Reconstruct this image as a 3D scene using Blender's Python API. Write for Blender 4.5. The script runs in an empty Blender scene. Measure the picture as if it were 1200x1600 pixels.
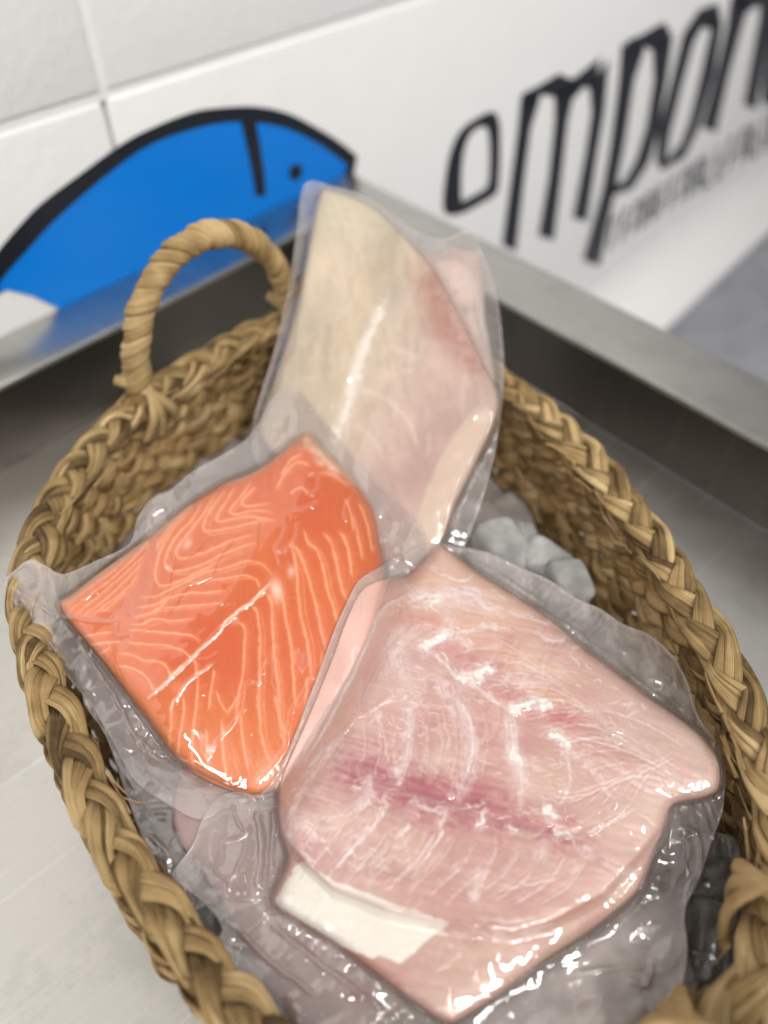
import bpy, bmesh, math, random
import numpy as np
from mathutils import Vector, Matrix

random.seed(7)
RNG = np.random.RandomState(11)
S = bpy.context.scene
COL = S.collection

# ------------------------------------------------------------------ camera
CAM = np.array([0.0, 0.0, 0.35])
PITCH = math.radians(47.0)
FPX = 1600 * 26.0 / 36.0
cam_d = bpy.data.cameras.new("camera")
cam = bpy.data.objects.new("camera", cam_d)
COL.objects.link(cam)
cam.location = CAM
cam.rotation_euler = (math.pi / 2 - PITCH, 0, 0)
cam_d.sensor_fit = 'VERTICAL'
cam_d.sensor_height = 36
cam_d.sensor_width = 27
cam_d.lens = 26
cam_d.clip_start = 0.01
cam_d.clip_end = 50
cam_d.dof.use_dof = True
cam_d.dof.focus_distance = 0.282
cam_d.dof.aperture_fstop = 3.9
S.camera = cam

# ------------------------------------------------------------------ world + lamps
W = bpy.data.worlds.new("World")
S.world = W
W.use_nodes = True
wn = W.node_tree
wn.nodes["Background"].inputs[0].default_value = (1.0, 0.985, 0.965, 1)
wn.nodes["Background"].inputs[1].default_value = 0.33


def area(name, loc, target, along, length, width, power, color):
    """strip lamp: 'along' is the direction of its long side"""
    l = bpy.data.lights.new(name, 'AREA')
    l.shape = 'RECTANGLE'
    l.size = length
    l.size_y = width
    l.energy = power
    l.color = color
    o = bpy.data.objects.new(name, l)
    COL.objects.link(o)
    z = (Vector(loc) - Vector(target)).normalized()
    x = Vector(along)
    x = (x - z * x.dot(z)).normalized()
    y = z.cross(x)
    M = Matrix((x, y, z)).transposed().to_4x4()
    M.translation = Vector(loc)
    o.matrix_world = M
    return o


for nm, lc, al, pw in (("ceiling_tube_far", (-0.8, 2.3, 2.1), (1, 0.2, 0), 66), ("ceiling_tube_left", (-0.98, 0.58, 1.9), (0.65, 0.76, 0), 31), ("ceiling_tube_near", (0.75, -1.1, 1.9), (0.35, 1, 0), 34),
                       ("added_glint_tube_right", (1.9, -0.6, 2.0), (0.1, 1, 0), 24), ("added_glint_tube_back", (-0.6, -1.6, 2.0), (-0.2, 1, 0), 22)):  # right and back tubes are unseen extras, added for glints on the film
    area(nm, lc, (0.0, 0.35, 0.0), al, 1.3, 0.05, pw, (1.0, 0.985, 0.955))

S.view_settings.view_transform = 'Standard'
S.view_settings.look = 'None'
S.view_settings.gamma = 1
S.view_settings.use_curve_mapping = False
S.view_settings.exposure = 0.14
S.cycles.max_bounces = 10
S.cycles.transparent_max_bounces = 32
S.cycles.diffuse_bounces = 4
S.cycles.glossy_bounces = 4
S.cycles.transmission_bounces = 6
S.cycles.caustics_reflective = False
S.cycles.caustics_refractive = False
S.cycles.sample_clamp_indirect = 6
S.cycles.use_denoising = True

# ------------------------------------------------------------------ projection helpers
FW = np.array([0, math.cos(PITCH), -math.sin(PITCH)])
UP = np.array([0, math.sin(PITCH), math.cos(PITCH)])
RT = np.array([1.0, 0, 0])


def rays(q):
    q = np.atleast_2d(np.asarray(q, float))
    return RT * ((q[:, :1] - 600) / FPX) + FW + UP * ((800 - q[:, 1:2]) / FPX)


def on_plane(q, n, d):
    r = rays(q)
    t = (d - CAM @ n) / (r @ n)
    return CAM + r * t[:, None]


def at_z(q, z):
    return on_plane(q, np.array([0, 0, 1.0]), z)


def plane3(a, b, c):
    P = [at_z([p[0], p[1]], p[2])[0] for p in (a, b, c)]
    n = np.cross(P[1] - P[0], P[2] - P[0])
    n /= np.linalg.norm(n)
    if n[2] < 0:
        n = -n
    return n, float(n @ P[0])


def lin(r, g, b):
    c = np.array([r, g, b], float) / 255
    return np.where(c <= 0.04045, c / 12.92, ((c + 0.055) / 1.055) ** 2.4)


# ------------------------------------------------------------------ numpy noise
_T = RNG.rand(256, 256)


def vnoise(x, y, seed=0):
    x = np.asarray(x, float) + seed * 17.31
    y = np.asarray(y, float) + seed * 9.77
    xi = np.floor(x).astype(int)
    yi = np.floor(y).astype(int)
    fx = x - xi
    fy = y - yi
    fx = fx * fx * fx * (fx * (fx * 6 - 15) + 10)
    fy = fy * fy * fy * (fy * (fy * 6 - 15) + 10)
    a = _T[xi & 255, yi & 255]
    b = _T[(xi + 1) & 255, yi & 255]
    c = _T[xi & 255, (yi + 1) & 255]
    d = _T[(xi + 1) & 255, (yi + 1) & 255]
    return (a * (1 - fx) + b * fx) * (1 - fy) + (c * (1 - fx) + d * fx) * fy


def fbm(x, y, seed=0, oct=4):
    s = 0
    a = 0.5
    tot = 0
    for i in range(oct):
        s = s + a * vnoise(x * 2 ** i, y * 2 ** i, seed + i * 3)
        tot += a
        a *= 0.5
    return s / tot


def sstep(a, b, x):
    t = np.clip((x - a) / (b - a), 0, 1)
    return t * t * (3 - 2 * t)


def poly_sdf(q, poly):
    """signed distance in pixels, positive inside"""
    poly = np.asarray(poly, float)
    x, y = q[:, 0], q[:, 1]
    d2 = np.full(len(q), 1e18)
    ins = np.zeros(len(q), bool)
    for i in range(len(poly)):
        a = poly[i]
        b = poly[(i + 1) % len(poly)]
        e = b - a
        L = e @ e + 1e-12
        t = np.clip(((x - a[0]) * e[0] + (y - a[1]) * e[1]) / L, 0, 1)
        dx = x - a[0] - t * e[0]
        dy = y - a[1] - t * e[1]
        d2 = np.minimum(d2, dx * dx + dy * dy)
        c = (a[1] > y) != (b[1] > y)
        with np.errstate(divide='ignore', invalid='ignore'):
            xc = (b[0] - a[0]) * (y - a[1]) / (b[1] - a[1] + 1e-12) + a[0]
        ins ^= c & (x < xc)
    d = np.sqrt(d2)
    return np.where(ins, d, -d)


def line_dist(q, pts, pad):
    """distance to a polyline (1e3 beyond pad), plus position 0..1 along it"""
    pts = np.asarray(pts, float)
    out = np.full(len(q), 1e3)
    pos = np.zeros(len(q))
    lo = pts.min(0) - pad
    hi = pts.max(0) + pad
    idx = np.where((q[:, 0] > lo[0]) & (q[:, 0] < hi[0]) & (q[:, 1] > lo[1]) & (q[:, 1] < hi[1]))[0]
    if len(idx) == 0:
        return out, pos
    x = q[idx, 0]
    y = q[idx, 1]
    o = np.full(len(idx), 1e3)
    p = np.zeros(len(idx))
    n = len(pts) - 1
    for i in range(n):
        a = pts[i]
        e = pts[i + 1] - a
        L = e @ e + 1e-9
        t = np.clip(((x - a[0]) * e[0] + (y - a[1]) * e[1]) / L, 0, 1)
        dd = np.hypot(x - a[0] - t * e[0], y - a[1] - t * e[1])
        m = dd < o
        o[m] = dd[m]
        p[m] = (i + t[m]) / n
    out[idx] = o
    pos[idx] = p
    return out, pos


def smooth_open(pts, k=5):
    P = np.asarray(pts, float)
    if len(P) < 3:
        return P
    E = np.vstack([2 * P[0] - P[1], P, 2 * P[-1] - P[-2]])
    out = []
    for i in range(1, len(E) - 2):
        for j in range(k):
            t = j / k
            p0, p1, p2, p3 = E[i - 1], E[i], E[i + 1], E[i + 2]
            out.append(0.5 * ((2 * p1) + (p2 - p0) * t + (2 * p0 - 5 * p1 + 4 * p2 - p3) * t * t + (3 * p1 - p0 - 3 * p2 + p3) * t ** 3))
    out.append(P[-1])
    return np.array(out)


def smooth_closed(pts, k=5):
    P = np.asarray(pts, float)
    n = len(P)
    out = []
    for i in range(n):
        p0, p1, p2, p3 = P[(i - 1) % n], P[i], P[(i + 1) % n], P[(i + 2) % n]
        for j in range(k):
            t = j / k
            out.append(0.5 * ((2 * p1) + (p2 - p0) * t + (2 * p0 - 5 * p1 + 4 * p2 - p3) * t * t + (3 * p1 - p0 - 3 * p2 + p3) * t ** 3))
    return np.array(out)


# ------------------------------------------------------------------ mesh helpers
def new_mesh(name, V, F, mat=None, parent=None, smooth=True, attrs=None, uv=None):
    me = bpy.data.meshes.new(name)
    V = np.asarray(V, np.float32)
    me.from_pydata(V.tolist(), [], F.tolist() if isinstance(F, np.ndarray) else F)
    if attrs:
        for k, a in attrs.items():
            a = np.asarray(a, np.float32)
            if a.ndim == 2:
                at = me.color_attributes.new(k, 'FLOAT_COLOR', 'POINT')
                if a.shape[1] == 3:
                    a = np.hstack([a, np.ones((len(a), 1), np.float32)])
                at.data.foreach_set('color', a.ravel())
            else:
                at = me.attributes.new(k, 'FLOAT', 'POINT')
                at.data.foreach_set('value', a)
    if uv is not None:
        lay = me.uv_layers.new(name="UVMap")
        vi = np.zeros(len(me.loops), np.int32)
        me.loops.foreach_get('vertex_index', vi)
        lay.data.foreach_set('uv', np.asarray(uv, np.float32)[vi].ravel())
    if mat:
        me.materials.append(mat)
    me.polygons.foreach_set('use_smooth', [smooth] * len(me.polygons))
    me.update()
    o = bpy.data.objects.new(name, me)
    COL.objects.link(o)
    if parent:
        o.parent = parent
    return o


def thing(name, label, cat, loc=(0, 0, 0), group=None):
    o = bpy.data.objects.new(name, None)
    COL.objects.link(o)
    o.empty_display_size = 0.02
    o['label'] = label
    o['category'] = cat
    if group:
        o['group'] = group
    return o


def tag(o, label, cat, group=None):
    o['label'] = label
    o['category'] = cat
    if group:
        o['group'] = group
    return o


class MB:
    def __init__(s):
        s.V = []
        s.F = []
        s.tint = []
        s.uv = []
        s.n = 0

    def add(s, V, F, tint=None, uv=None):
        V = np.asarray(V, float)
        s.V.append(V)
        s.F.append(np.asarray(F) + s.n)
        s.tint.append(np.full(len(V), 0.5) if tint is None else np.broadcast_to(tint, (len(V),)))
        s.uv.append(np.zeros((len(V), 2)) if uv is None else uv)
        s.n += len(V)

    def box(s, lo, hi, M=None):
        x0, y0, z0 = lo
        x1, y1, z1 = hi
        V = np.array([[x0, y0, z0], [x1, y0, z0], [x1, y1, z0], [x0, y1, z0], [x0, y0, z1], [x1, y0, z1], [x1, y1, z1], [x0, y1, z1]], float)
        if M is not None:
            V = V @ M[0].T + M[1]
        s.add(V, [[0, 3, 2, 1], [4, 5, 6, 7], [0, 1, 5, 4], [1, 2, 6, 5], [2, 3, 7, 6], [3, 0, 4, 7]])

    def tube(s, P, R, Nn, ns=8, a=1.0, b=1.0, tint=0.5, cap=True, closed=False, u0=0.0, lobes=0.0):
        """ribbon-like tube: P (n,3) path, Nn (n,3) flat normal, half width R*a, half thickness R*b"""
        P = np.asarray(P, float)
        n = len(P)
        R = np.broadcast_to(R, (n,))
        Nn = np.broadcast_to(np.asarray(Nn, float), (n, 3))
        if closed:
            T = np.roll(P, -1, 0) - np.roll(P, 1, 0)
        else:
            T = np.gradient(P, axis=0)
        T /= np.linalg.norm(T, axis=1)[:, None] + 1e-12
        U = np.cross(T, Nn)
        U /= np.linalg.norm(U, axis=1)[:, None] + 1e-12
        Wd = np.cross(U, T)
        th = np.linspace(0, 2 * math.pi, ns, endpoint=False)
        lob = 1 + lobes * np.cos(3 * th)
        ring = (P[:, None, :] + U[:, None, :] * (np.cos(th) * lob * a)[None, :, None] * R[:, None, None]
                + Wd[:, None, :] * (np.sin(th) * lob * b)[None, :, None] * R[:, None, None])
        V = ring.reshape(-1, 3)
        L = np.concatenate([[0], np.cumsum(np.linalg.norm(np.diff(P, axis=0), axis=1))])
        uv = np.stack([np.tile(np.abs(th / math.pi - 1), n) + u0, np.repeat(L, ns)], 1)
        m = n if closed else n - 1
        i = np.arange(m)[:, None]
        j = np.arange(ns)[None, :]
        i2 = (i + 1) % n
        j2 = (j + 1) % ns
        F = np.stack([i * ns + j, i * ns + j2, i2 * ns + j2, i2 * ns + j], -1).reshape(-1, 4)
        tt = np.repeat(np.broadcast_to(tint, (n,)), ns)
        if not closed and cap:
            V = np.vstack([V, P[0], P[-1]])
            uv = np.vstack([uv, [[u0, 0], [u0, L[-1]]]])
            tt = np.concatenate([tt, [tt[0], tt[-1]]])
            c0 = n * ns
            jj = np.arange(ns)
            F0 = np.stack([np.full(ns, c0), (jj + 1) % ns, jj, np.full(ns, c0)], 1)
            F1 = np.stack([np.full(ns, c0 + 1), (n - 1) * ns + jj, (n - 1) * ns + (jj + 1) % ns, np.full(ns, c0 + 1)], 1)
            s.caps = getattr(s, 'caps', [])
            s.caps += [(f[:3] + s.n).tolist() for f in F0] + [(f[:3] + s.n).tolist() for f in F1]
        s.add(V, F, tt, uv)

    def build(s, name, mat, parent=None, smooth=True):
        V = np.vstack(s.V)
        F = []
        for f in s.F:
            F += f.tolist()
        F += getattr(s, 'caps', [])
        return new_mesh(name, V, F, mat, parent, smooth, {'tint': np.concatenate(s.tint)}, np.vstack(s.uv))


# ------------------------------------------------------------------ materials
def mat(name):
    m = bpy.data.materials.new(name)
    m.use_nodes = True
    nt = m.node_tree
    nt.nodes.clear()
    out = nt.nodes.new('ShaderNodeOutputMaterial')
    return m, nt, out


def N(nt, t, **kw):
    n = nt.nodes.new(t)
    for k, v in kw.items():
        if k.startswith('i_'):
            key = k[2:]
            key = int(key) if key.isdigit() else key.replace('_', ' ')
            n.inputs[key].default_value = v
        else:
            setattr(n, k, v)
    return n


def simple(name, col, rough=0.5, metal=0.0, noise=0.08, nscale=30, bump=0.0, bscale=200, spec=0.5):
    m, nt, out = mat(name)
    p = N(nt, 'ShaderNodeBsdfPrincipled', i_Roughness=rough, i_Metallic=metal)
    p.inputs['Specular IOR Level'].default_value = spec
    tc = N(nt, 'ShaderNodeTexCoord')
    nz = N(nt, 'ShaderNodeTexNoise', i_Scale=nscale, i_Detail=5.0)
    nt.links.new(tc.outputs['Object'], nz.inputs['Vector'])
    mx = N(nt, 'ShaderNodeMix', data_type='RGBA')
    mx.inputs['A'].default_value = (*[c * (1 - noise) for c in col], 1)
    mx.inputs['B'].default_value = (*[min(1, c * (1 + noise)) for c in col], 1)
    nt.links.new(nz.outputs['Fac'], mx.inputs['Factor'])
    nt.links.new(mx.outputs['Result'], p.inputs['Base Color'])
    if bump > 0:
        n2 = N(nt, 'ShaderNodeTexNoise', i_Scale=bscale, i_Detail=4.0)
        nt.links.new(tc.outputs['Object'], n2.inputs['Vector'])
        b = N(nt, 'ShaderNodeBump', i_Strength=bump, i_Distance=0.002)
        nt.links.new(n2.outputs['Fac'], b.inputs['Height'])
        nt.links.new(b.outputs['Normal'], p.inputs['Normal'])
    nt.links.new(p.outputs[0], out.inputs[0])
    return m


def mat_straw(name, dark, mid, light, wet=0.0):
    m, nt, out = mat(name)
    p = N(nt, 'ShaderNodeBsdfPrincipled', i_Roughness=0.5 - wet)
    p.inputs['Specular IOR Level'].default_value = 0.25
    at = N(nt, 'ShaderNodeAttribute', attribute_name='tint')
    uv = N(nt, 'ShaderNodeUVMap')
    mp = N(nt, 'ShaderNodeMapping')
    mp.inputs['Scale'].default_value = (22, 32, 1)
    nt.links.new(uv.outputs[0], mp.inputs[0])
    st = N(nt, 'ShaderNodeTexNoise', i_Scale=1.0, i_Detail=4.0, i_Roughness=0.65)
    nt.links.new(mp.outputs[0], st.inputs['Vector'])
    tc = N(nt, 'ShaderNodeTexCoord')
    bl = N(nt, 'ShaderNodeTexNoise', i_Scale=90.0, i_Detail=3.0)
    nt.links.new(tc.outputs['Object'], bl.inputs['Vector'])
    a1 = N(nt, 'ShaderNodeMath', operation='MULTIPLY_ADD')
    a1.inputs[1].default_value = 1.3
    nt.links.new(st.outputs['Fac'], a1.inputs[0])
    nt.links.new(at.outputs['Fac'], a1.inputs[2])
    a2 = N(nt, 'ShaderNodeMath', operation='MULTIPLY_ADD')
    a2.inputs[1].default_value = 0.8
    nt.links.new(bl.outputs['Fac'], a2.inputs[0])
    nt.links.new(a1.outputs[0], a2.inputs[2])
    a3 = N(nt, 'ShaderNodeMath', operation='ADD')
    a3.inputs[1].default_value = -1.05
    nt.links.new(a2.outputs[0], a3.inputs[0])
    cr = N(nt, 'ShaderNodeValToRGB')
    e = cr.color_ramp.elements
    e[0].position = 0.0
    e[0].color = (*dark, 1)
    e[1].position = 1.0
    e[1].color = (*light, 1)
    k = e.new(0.5)
    k.color = (*mid, 1)
    nt.links.new(a3.outputs[0], cr.inputs[0])
    nt.links.new(cr.outputs[0], p.inputs['Base Color'])
    b = N(nt, 'ShaderNodeBump', i_Strength=0.9, i_Distance=0.0006)
    nt.links.new(st.outputs['Fac'], b.inputs['Height'])
    nt.links.new(b.outputs['Normal'], p.inputs['Normal'])
    nt.links.new(p.outputs[0], out.inputs[0])
    return m


def mat_steel(name, base, rough, ang, smudge=0.12, bump=0.25, aniso=0.5, stretch=(3, 260, 60), coat=0.25):
    m, nt, out = mat(name)
    p = N(nt, 'ShaderNodeBsdfPrincipled', i_Roughness=rough, i_Metallic=1.0, i_Anisotropic=aniso)
    tc = N(nt, 'ShaderNodeTexCoord')
    mp = N(nt, 'ShaderNodeMapping')
    mp.inputs['Rotation'].default_value = (0, 0, ang)
    nt.links.new(tc.outputs['Object'], mp.inputs[0])
    mp2 = N(nt, 'ShaderNodeMapping')
    mp2.inputs['Scale'].default_value = stretch
    nt.links.new(mp.outputs[0], mp2.inputs[0])
    br = N(nt, 'ShaderNodeTexNoise', i_Scale=2.0, i_Detail=5.0, i_Roughness=0.7)
    nt.links.new(mp2.outputs[0], br.inputs['Vector'])
    sm = N(nt, 'ShaderNodeTexNoise', i_Scale=9.0, i_Detail=6.0, i_Roughness=0.65)
    nt.links.new(tc.outputs['Object'], sm.inputs['Vector'])
    rr = N(nt, 'ShaderNodeMapRange')
    rr.inputs[1].default_value = 0.3
    rr.inputs[2].default_value = 0.7
    rr.inputs[3].default_value = rough - smudge * 0.6
    rr.inputs[4].default_value = rough + smudge
    nt.links.new(sm.outputs['Fac'], rr.inputs[0])
    nt.links.new(rr.outputs[0], p.inputs['Roughness'])
    mx = N(nt, 'ShaderNodeMix', data_type='RGBA')
    mx.inputs['A'].default_value = (*[c * 0.82 for c in base], 1)
    mx.inputs['B'].default_value = (*[min(1, c * 1.12) for c in base], 1)
    ad = N(nt, 'ShaderNodeMath', operation='MULTIPLY_ADD')
    ad.inputs[1].default_value = 0.5
    nt.links.new(br.outputs['Fac'], ad.inputs[0])
    hf = N(nt, 'ShaderNodeMath', operation='MULTIPLY')
    hf.inputs[1].default_value = 0.5
    nt.links.new(sm.outputs['Fac'], hf.inputs[0])
    nt.links.new(hf.outputs[0], ad.inputs[2])
    nt.links.new(ad.outputs[0], mx.inputs['Factor'])
    nt.links.new(mx.outputs['Result'], p.inputs['Base Color'])
    b = N(nt, 'ShaderNodeBump', i_Strength=bump, i_Distance=0.0004)
    nt.links.new(br.outputs['Fac'], b.inputs['Height'])
    nt.links.new(b.outputs['Normal'], p.inputs['Normal'])
    p.inputs['Coat Weight'].default_value = coat
    p.inputs['Coat Roughness'].default_value = 0.13
    # long fine scratches and dull water marks
    m3 = N(nt, 'ShaderNodeMapping')
    m3.inputs['Scale'].default_value = (2.2, 170, 1)
    m3.inputs['Rotation'].default_value = (0, 0, 0.12)
    nt.links.new(mp.outputs[0], m3.inputs[0])
    sc = N(nt, 'ShaderNodeTexNoise', i_Scale=1.0, i_Detail=1.0)
    nt.links.new(m3.outputs[0], sc.inputs['Vector'])
    sr = N(nt, 'ShaderNodeMapRange')
    sr.inputs[1].default_value = 0.66
    sr.inputs[2].default_value = 0.72
    sr.inputs[3].default_value = 0.0
    sr.inputs[4].default_value = 0.55
    nt.links.new(sc.outputs['Fac'], sr.inputs[0])
    m4 = N(nt, 'ShaderNodeMix', data_type='RGBA')
    nt.links.new(sr.outputs[0], m4.inputs['Factor'])
    nt.links.new(mx.outputs['Result'], m4.inputs['A'])
    m4.inputs['B'].default_value = (*[min(1, c * 1.35) for c in base], 1)
    wm = N(nt, 'ShaderNodeTexNoise', i_Scale=22.0, i_Detail=7.0, i_Roughness=0.7)
    nt.links.new(tc.outputs['Object'], wm.inputs['Vector'])
    wr_ = N(nt, 'ShaderNodeMapRange')
    wr_.inputs[1].default_value = 0.52
    wr_.inputs[2].default_value = 0.62
    wr_.inputs[3].default_value = 0.0
    wr_.inputs[4].default_value = 0.22
    nt.links.new(wm.outputs['Fac'], wr_.inputs[0])
    m5 = N(nt, 'ShaderNodeMix', data_type='RGBA')
    nt.links.new(wr_.outputs[0], m5.inputs['Factor'])
    nt.links.new(m4.outputs['Result'], m5.inputs['A'])
    m5.inputs['B'].default_value = (*[c * 0.55 for c in base], 1)
    nt.links.new(m5.outputs['Result'], p.inputs['Base Color'])
    nt.links.new(p.outputs[0], out.inputs[0])
    return m


def mat_flesh(name, rough=0.4, sss=0.15, radius=(1.0, 0.45, 0.3), scale=0.004):
    m, nt, out = mat(name)
    p = N(nt, 'ShaderNodeBsdfPrincipled', i_Roughness=rough)
    p.inputs['Subsurface Weight'].default_value = sss
    p.inputs['Subsurface Radius'].default_value = radius
    p.inputs['Subsurface Scale'].default_value = scale
    at = N(nt, 'ShaderNodeAttribute', attribute_name='flesh')
    tc = N(nt, 'ShaderNodeTexCoord')
    nz = N(nt, 'ShaderNodeTexNoise', i_Scale=900.0, i_Detail=3.0)
    nt.links.new(tc.outputs['Object'], nz.inputs['Vector'])
    mr = N(nt, 'ShaderNodeMapRange')
    mr.inputs[3].default_value = 0.90
    mr.inputs[4].default_value = 1.10
    nt.links.new(nz.outputs['Fac'], mr.inputs[0])
    mx = N(nt, 'ShaderNodeVectorMath', operation='SCALE')
    nt.links.new(at.outputs['Color'], mx.inputs[0])
    nt.links.new(mr.outputs[0], mx.inputs['Scale'])
    nt.links.new(mx.outputs[0], p.inputs['Base Color'])
    b = N(nt, 'ShaderNodeBump', i_Strength=0.25, i_Distance=0.0004)
    nt.links.new(nz.outputs['Fac'], b.inputs['Height'])
    nt.links.new(b.outputs['Normal'], p.inputs['Normal'])
    nt.links.new(p.outputs[0], out.inputs[0])
    return m


def mat_film(name, bump=0.5, rough=0.055, tintc=(0.82, 0.73, 0.69)):
    """clear vacuum film: transparent, a little milky where doubled, glossy"""
    m, nt, out = mat(name)
    hz = N(nt, 'ShaderNodeAttribute', attribute_name='haze')
    tc = N(nt, 'ShaderNodeTexCoord')
    n1 = N(nt, 'ShaderNodeTexNoise', i_Scale=26.0, i_Detail=1.0, i_Distortion=0.6)
    n2 = N(nt, 'ShaderNodeTexNoise', i_Scale=150.0, i_Detail=1.0)
    nt.links.new(tc.outputs['Object'], n1.inputs['Vector'])
    nt.links.new(tc.outputs['Object'], n2.inputs['Vector'])
    b1 = N(nt, 'ShaderNodeBump', i_Strength=bump, i_Distance=0.003)
    nt.links.new(n1.outputs['Fac'], b1.inputs['Height'])
    b2 = N(nt, 'ShaderNodeBump', i_Strength=bump * 0.4, i_Distance=0.0005)
    nt.links.new(n2.outputs['Fac'], b2.inputs['Height'])
    nt.links.new(b1.outputs['Normal'], b2.inputs['Normal'])
    vo = N(nt, 'ShaderNodeTexVoronoi', i_Scale=330.0)
    nt.links.new(tc.outputs['Object'], vo.inputs['Vector'])
    sp = N(nt, 'ShaderNodeSeparateColor')
    nt.links.new(vo.outputs['Color'], sp.inputs[0])
    th = N(nt, 'ShaderNodeMapRange')
    th.inputs[1].default_value = 0.80
    th.inputs[2].default_value = 1.0
    th.inputs[3].default_value = 0.0
    th.inputs[4].default_value = 0.30
    nt.links.new(sp.outputs[0], th.inputs[0])
    dr = N(nt, 'ShaderNodeMath', operation='SUBTRACT', use_clamp=True)
    nt.links.new(th.outputs[0], dr.inputs[0])
    nt.links.new(vo.outputs['Distance'], dr.inputs[1])
    b3 = N(nt, 'ShaderNodeBump', i_Strength=0.7, i_Distance=0.002)
    nt.links.new(dr.outputs[0], b3.inputs['Height'])
    nt.links.new(b2.outputs['Normal'], b3.inputs['Normal'])
    tr = N(nt, 'ShaderNodeBsdfTransparent')
    tr.inputs[0].default_value = (0.965, 0.955, 0.955, 1)
    df = N(nt, 'ShaderNodeBsdfDiffuse')
    df.inputs[0].default_value = (*tintc, 1)
    tl = N(nt, 'ShaderNodeBsdfTranslucent')
    tl.inputs[0].default_value = (*tintc, 1)
    mk = N(nt, 'ShaderNodeMixShader')
    mk.inputs[0].default_value = 0.35
    nt.links.new(df.outputs[0], mk.inputs[1])
    nt.links.new(tl.outputs[0], mk.inputs[2])
    hn = N(nt, 'ShaderNodeMath', operation='MULTIPLY')
    n3 = N(nt, 'ShaderNodeTexNoise', i_Scale=120.0, i_Detail=4.0)
    nt.links.new(tc.outputs['Object'], n3.inputs['Vector'])
    mr = N(nt, 'ShaderNodeMapRange')
    mr.inputs[1].default_value = 0.3
    mr.inputs[2].default_value = 0.7
    mr.inputs[3].default_value = 0.7
    mr.inputs[4].default_value = 1.3
    nt.links.new(n3.outputs['Fac'], mr.inputs[0])
    nt.links.new(hz.outputs['Fac'], hn.inputs[0])
    nt.links.new(mr.outputs[0], hn.inputs[1])
    body = N(nt, 'ShaderNodeMixShader')
    nt.links.new(hn.outputs[0], body.inputs[0])
    nt.links.new(tr.outputs[0], body.inputs[1])
    nt.links.new(mk.outputs[0], body.inputs[2])
    gl = N(nt, 'ShaderNodeBsdfGlossy', i_Roughness=rough)
    gl.inputs[0].default_value = (1, 1, 1, 1)
    nt.links.new(b3.outputs['Normal'], gl.inputs['Normal'])
    fr = N(nt, 'ShaderNodeLayerWeight', i_Blend=0.5)
    nt.links.new(b2.outputs['Normal'], fr.inputs['Normal'])
    pw = N(nt, 'ShaderNodeMath', operation='POWER')
    pw.inputs[1].default_value = 4.5
    nt.links.new(fr.outputs['Facing'], pw.inputs[0])
    fm = N(nt, 'ShaderNodeMapRange')
    fm.inputs[3].default_value = 0.085
    fm.inputs[4].default_value = 0.40
    nt.links.new(pw.outputs[0], fm.inputs[0])
    mx = N(nt, 'ShaderNodeMixShader')
    nt.links.new(fm.outputs[0], mx.inputs[0])
    nt.links.new(body.outputs[0], mx.inputs[1])
    nt.links.new(gl.outputs[0], mx.inputs[2])
    nt.links.new(mx.outputs[0], out.inputs[0])
    return m


def mat_ice(name, lo=0.22, hi=0.62, rough=0.2):
    m, nt, out = mat(name)
    p = N(nt, 'ShaderNodeBsdfPrincipled', i_Roughness=rough, i_IOR=1.31)
    p.inputs['Base Color'].default_value = (0.93, 0.96, 0.97, 1)
    p.inputs['Transmission Weight'].default_value = 1.0
    tc = N(nt, 'ShaderNodeTexCoord')
    nz = N(nt, 'ShaderNodeTexNoise', i_Scale=110.0, i_Detail=4.0)
    nt.links.new(tc.outputs['Object'], nz.inputs['Vector'])
    b = N(nt, 'ShaderNodeBump', i_Strength=0.5, i_Distance=0.002)
    nt.links.new(nz.outputs['Fac'], b.inputs['Height'])
    nt.links.new(b.outputs['Normal'], p.inputs['Normal'])
    df = N(nt, 'ShaderNodeBsdfDiffuse')
    df.inputs[0].default_value = (0.90, 0.89, 0.86, 1)
    mr = N(nt, 'ShaderNodeMapRange')
    mr.inputs[1].default_value = 0.4
    mr.inputs[2].default_value = 0.75
    mr.inputs[3].default_value = lo
    mr.inputs[4].default_value = hi
    n2 = N(nt, 'ShaderNodeTexNoise', i_Scale=60.0, i_Detail=5.0)
    nt.links.new(tc.outputs['Object'], n2.inputs['Vector'])
    nt.links.new(n2.outputs['Fac'], mr.inputs[0])
    tl = N(nt, 'ShaderNodeBsdfTranslucent')
    tl.inputs[0].default_value = (0.90, 0.90, 0.88, 1)
    m0 = N(nt, 'ShaderNodeMixShader')
    m0.inputs[0].default_value = 0.5
    nt.links.new(df.outputs[0], m0.inputs[1])
    nt.links.new(tl.outputs[0], m0.inputs[2])
    mx = N(nt, 'ShaderNodeMixShader')
    nt.links.new(mr.outputs[0], mx.inputs[0])
    nt.links.new(p.outputs[0], mx.inputs[1])
    nt.links.new(m0.outputs[0], mx.inputs[2])
    nt.links.new(mx.outputs[0], out.inputs[0])
    return m


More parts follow.
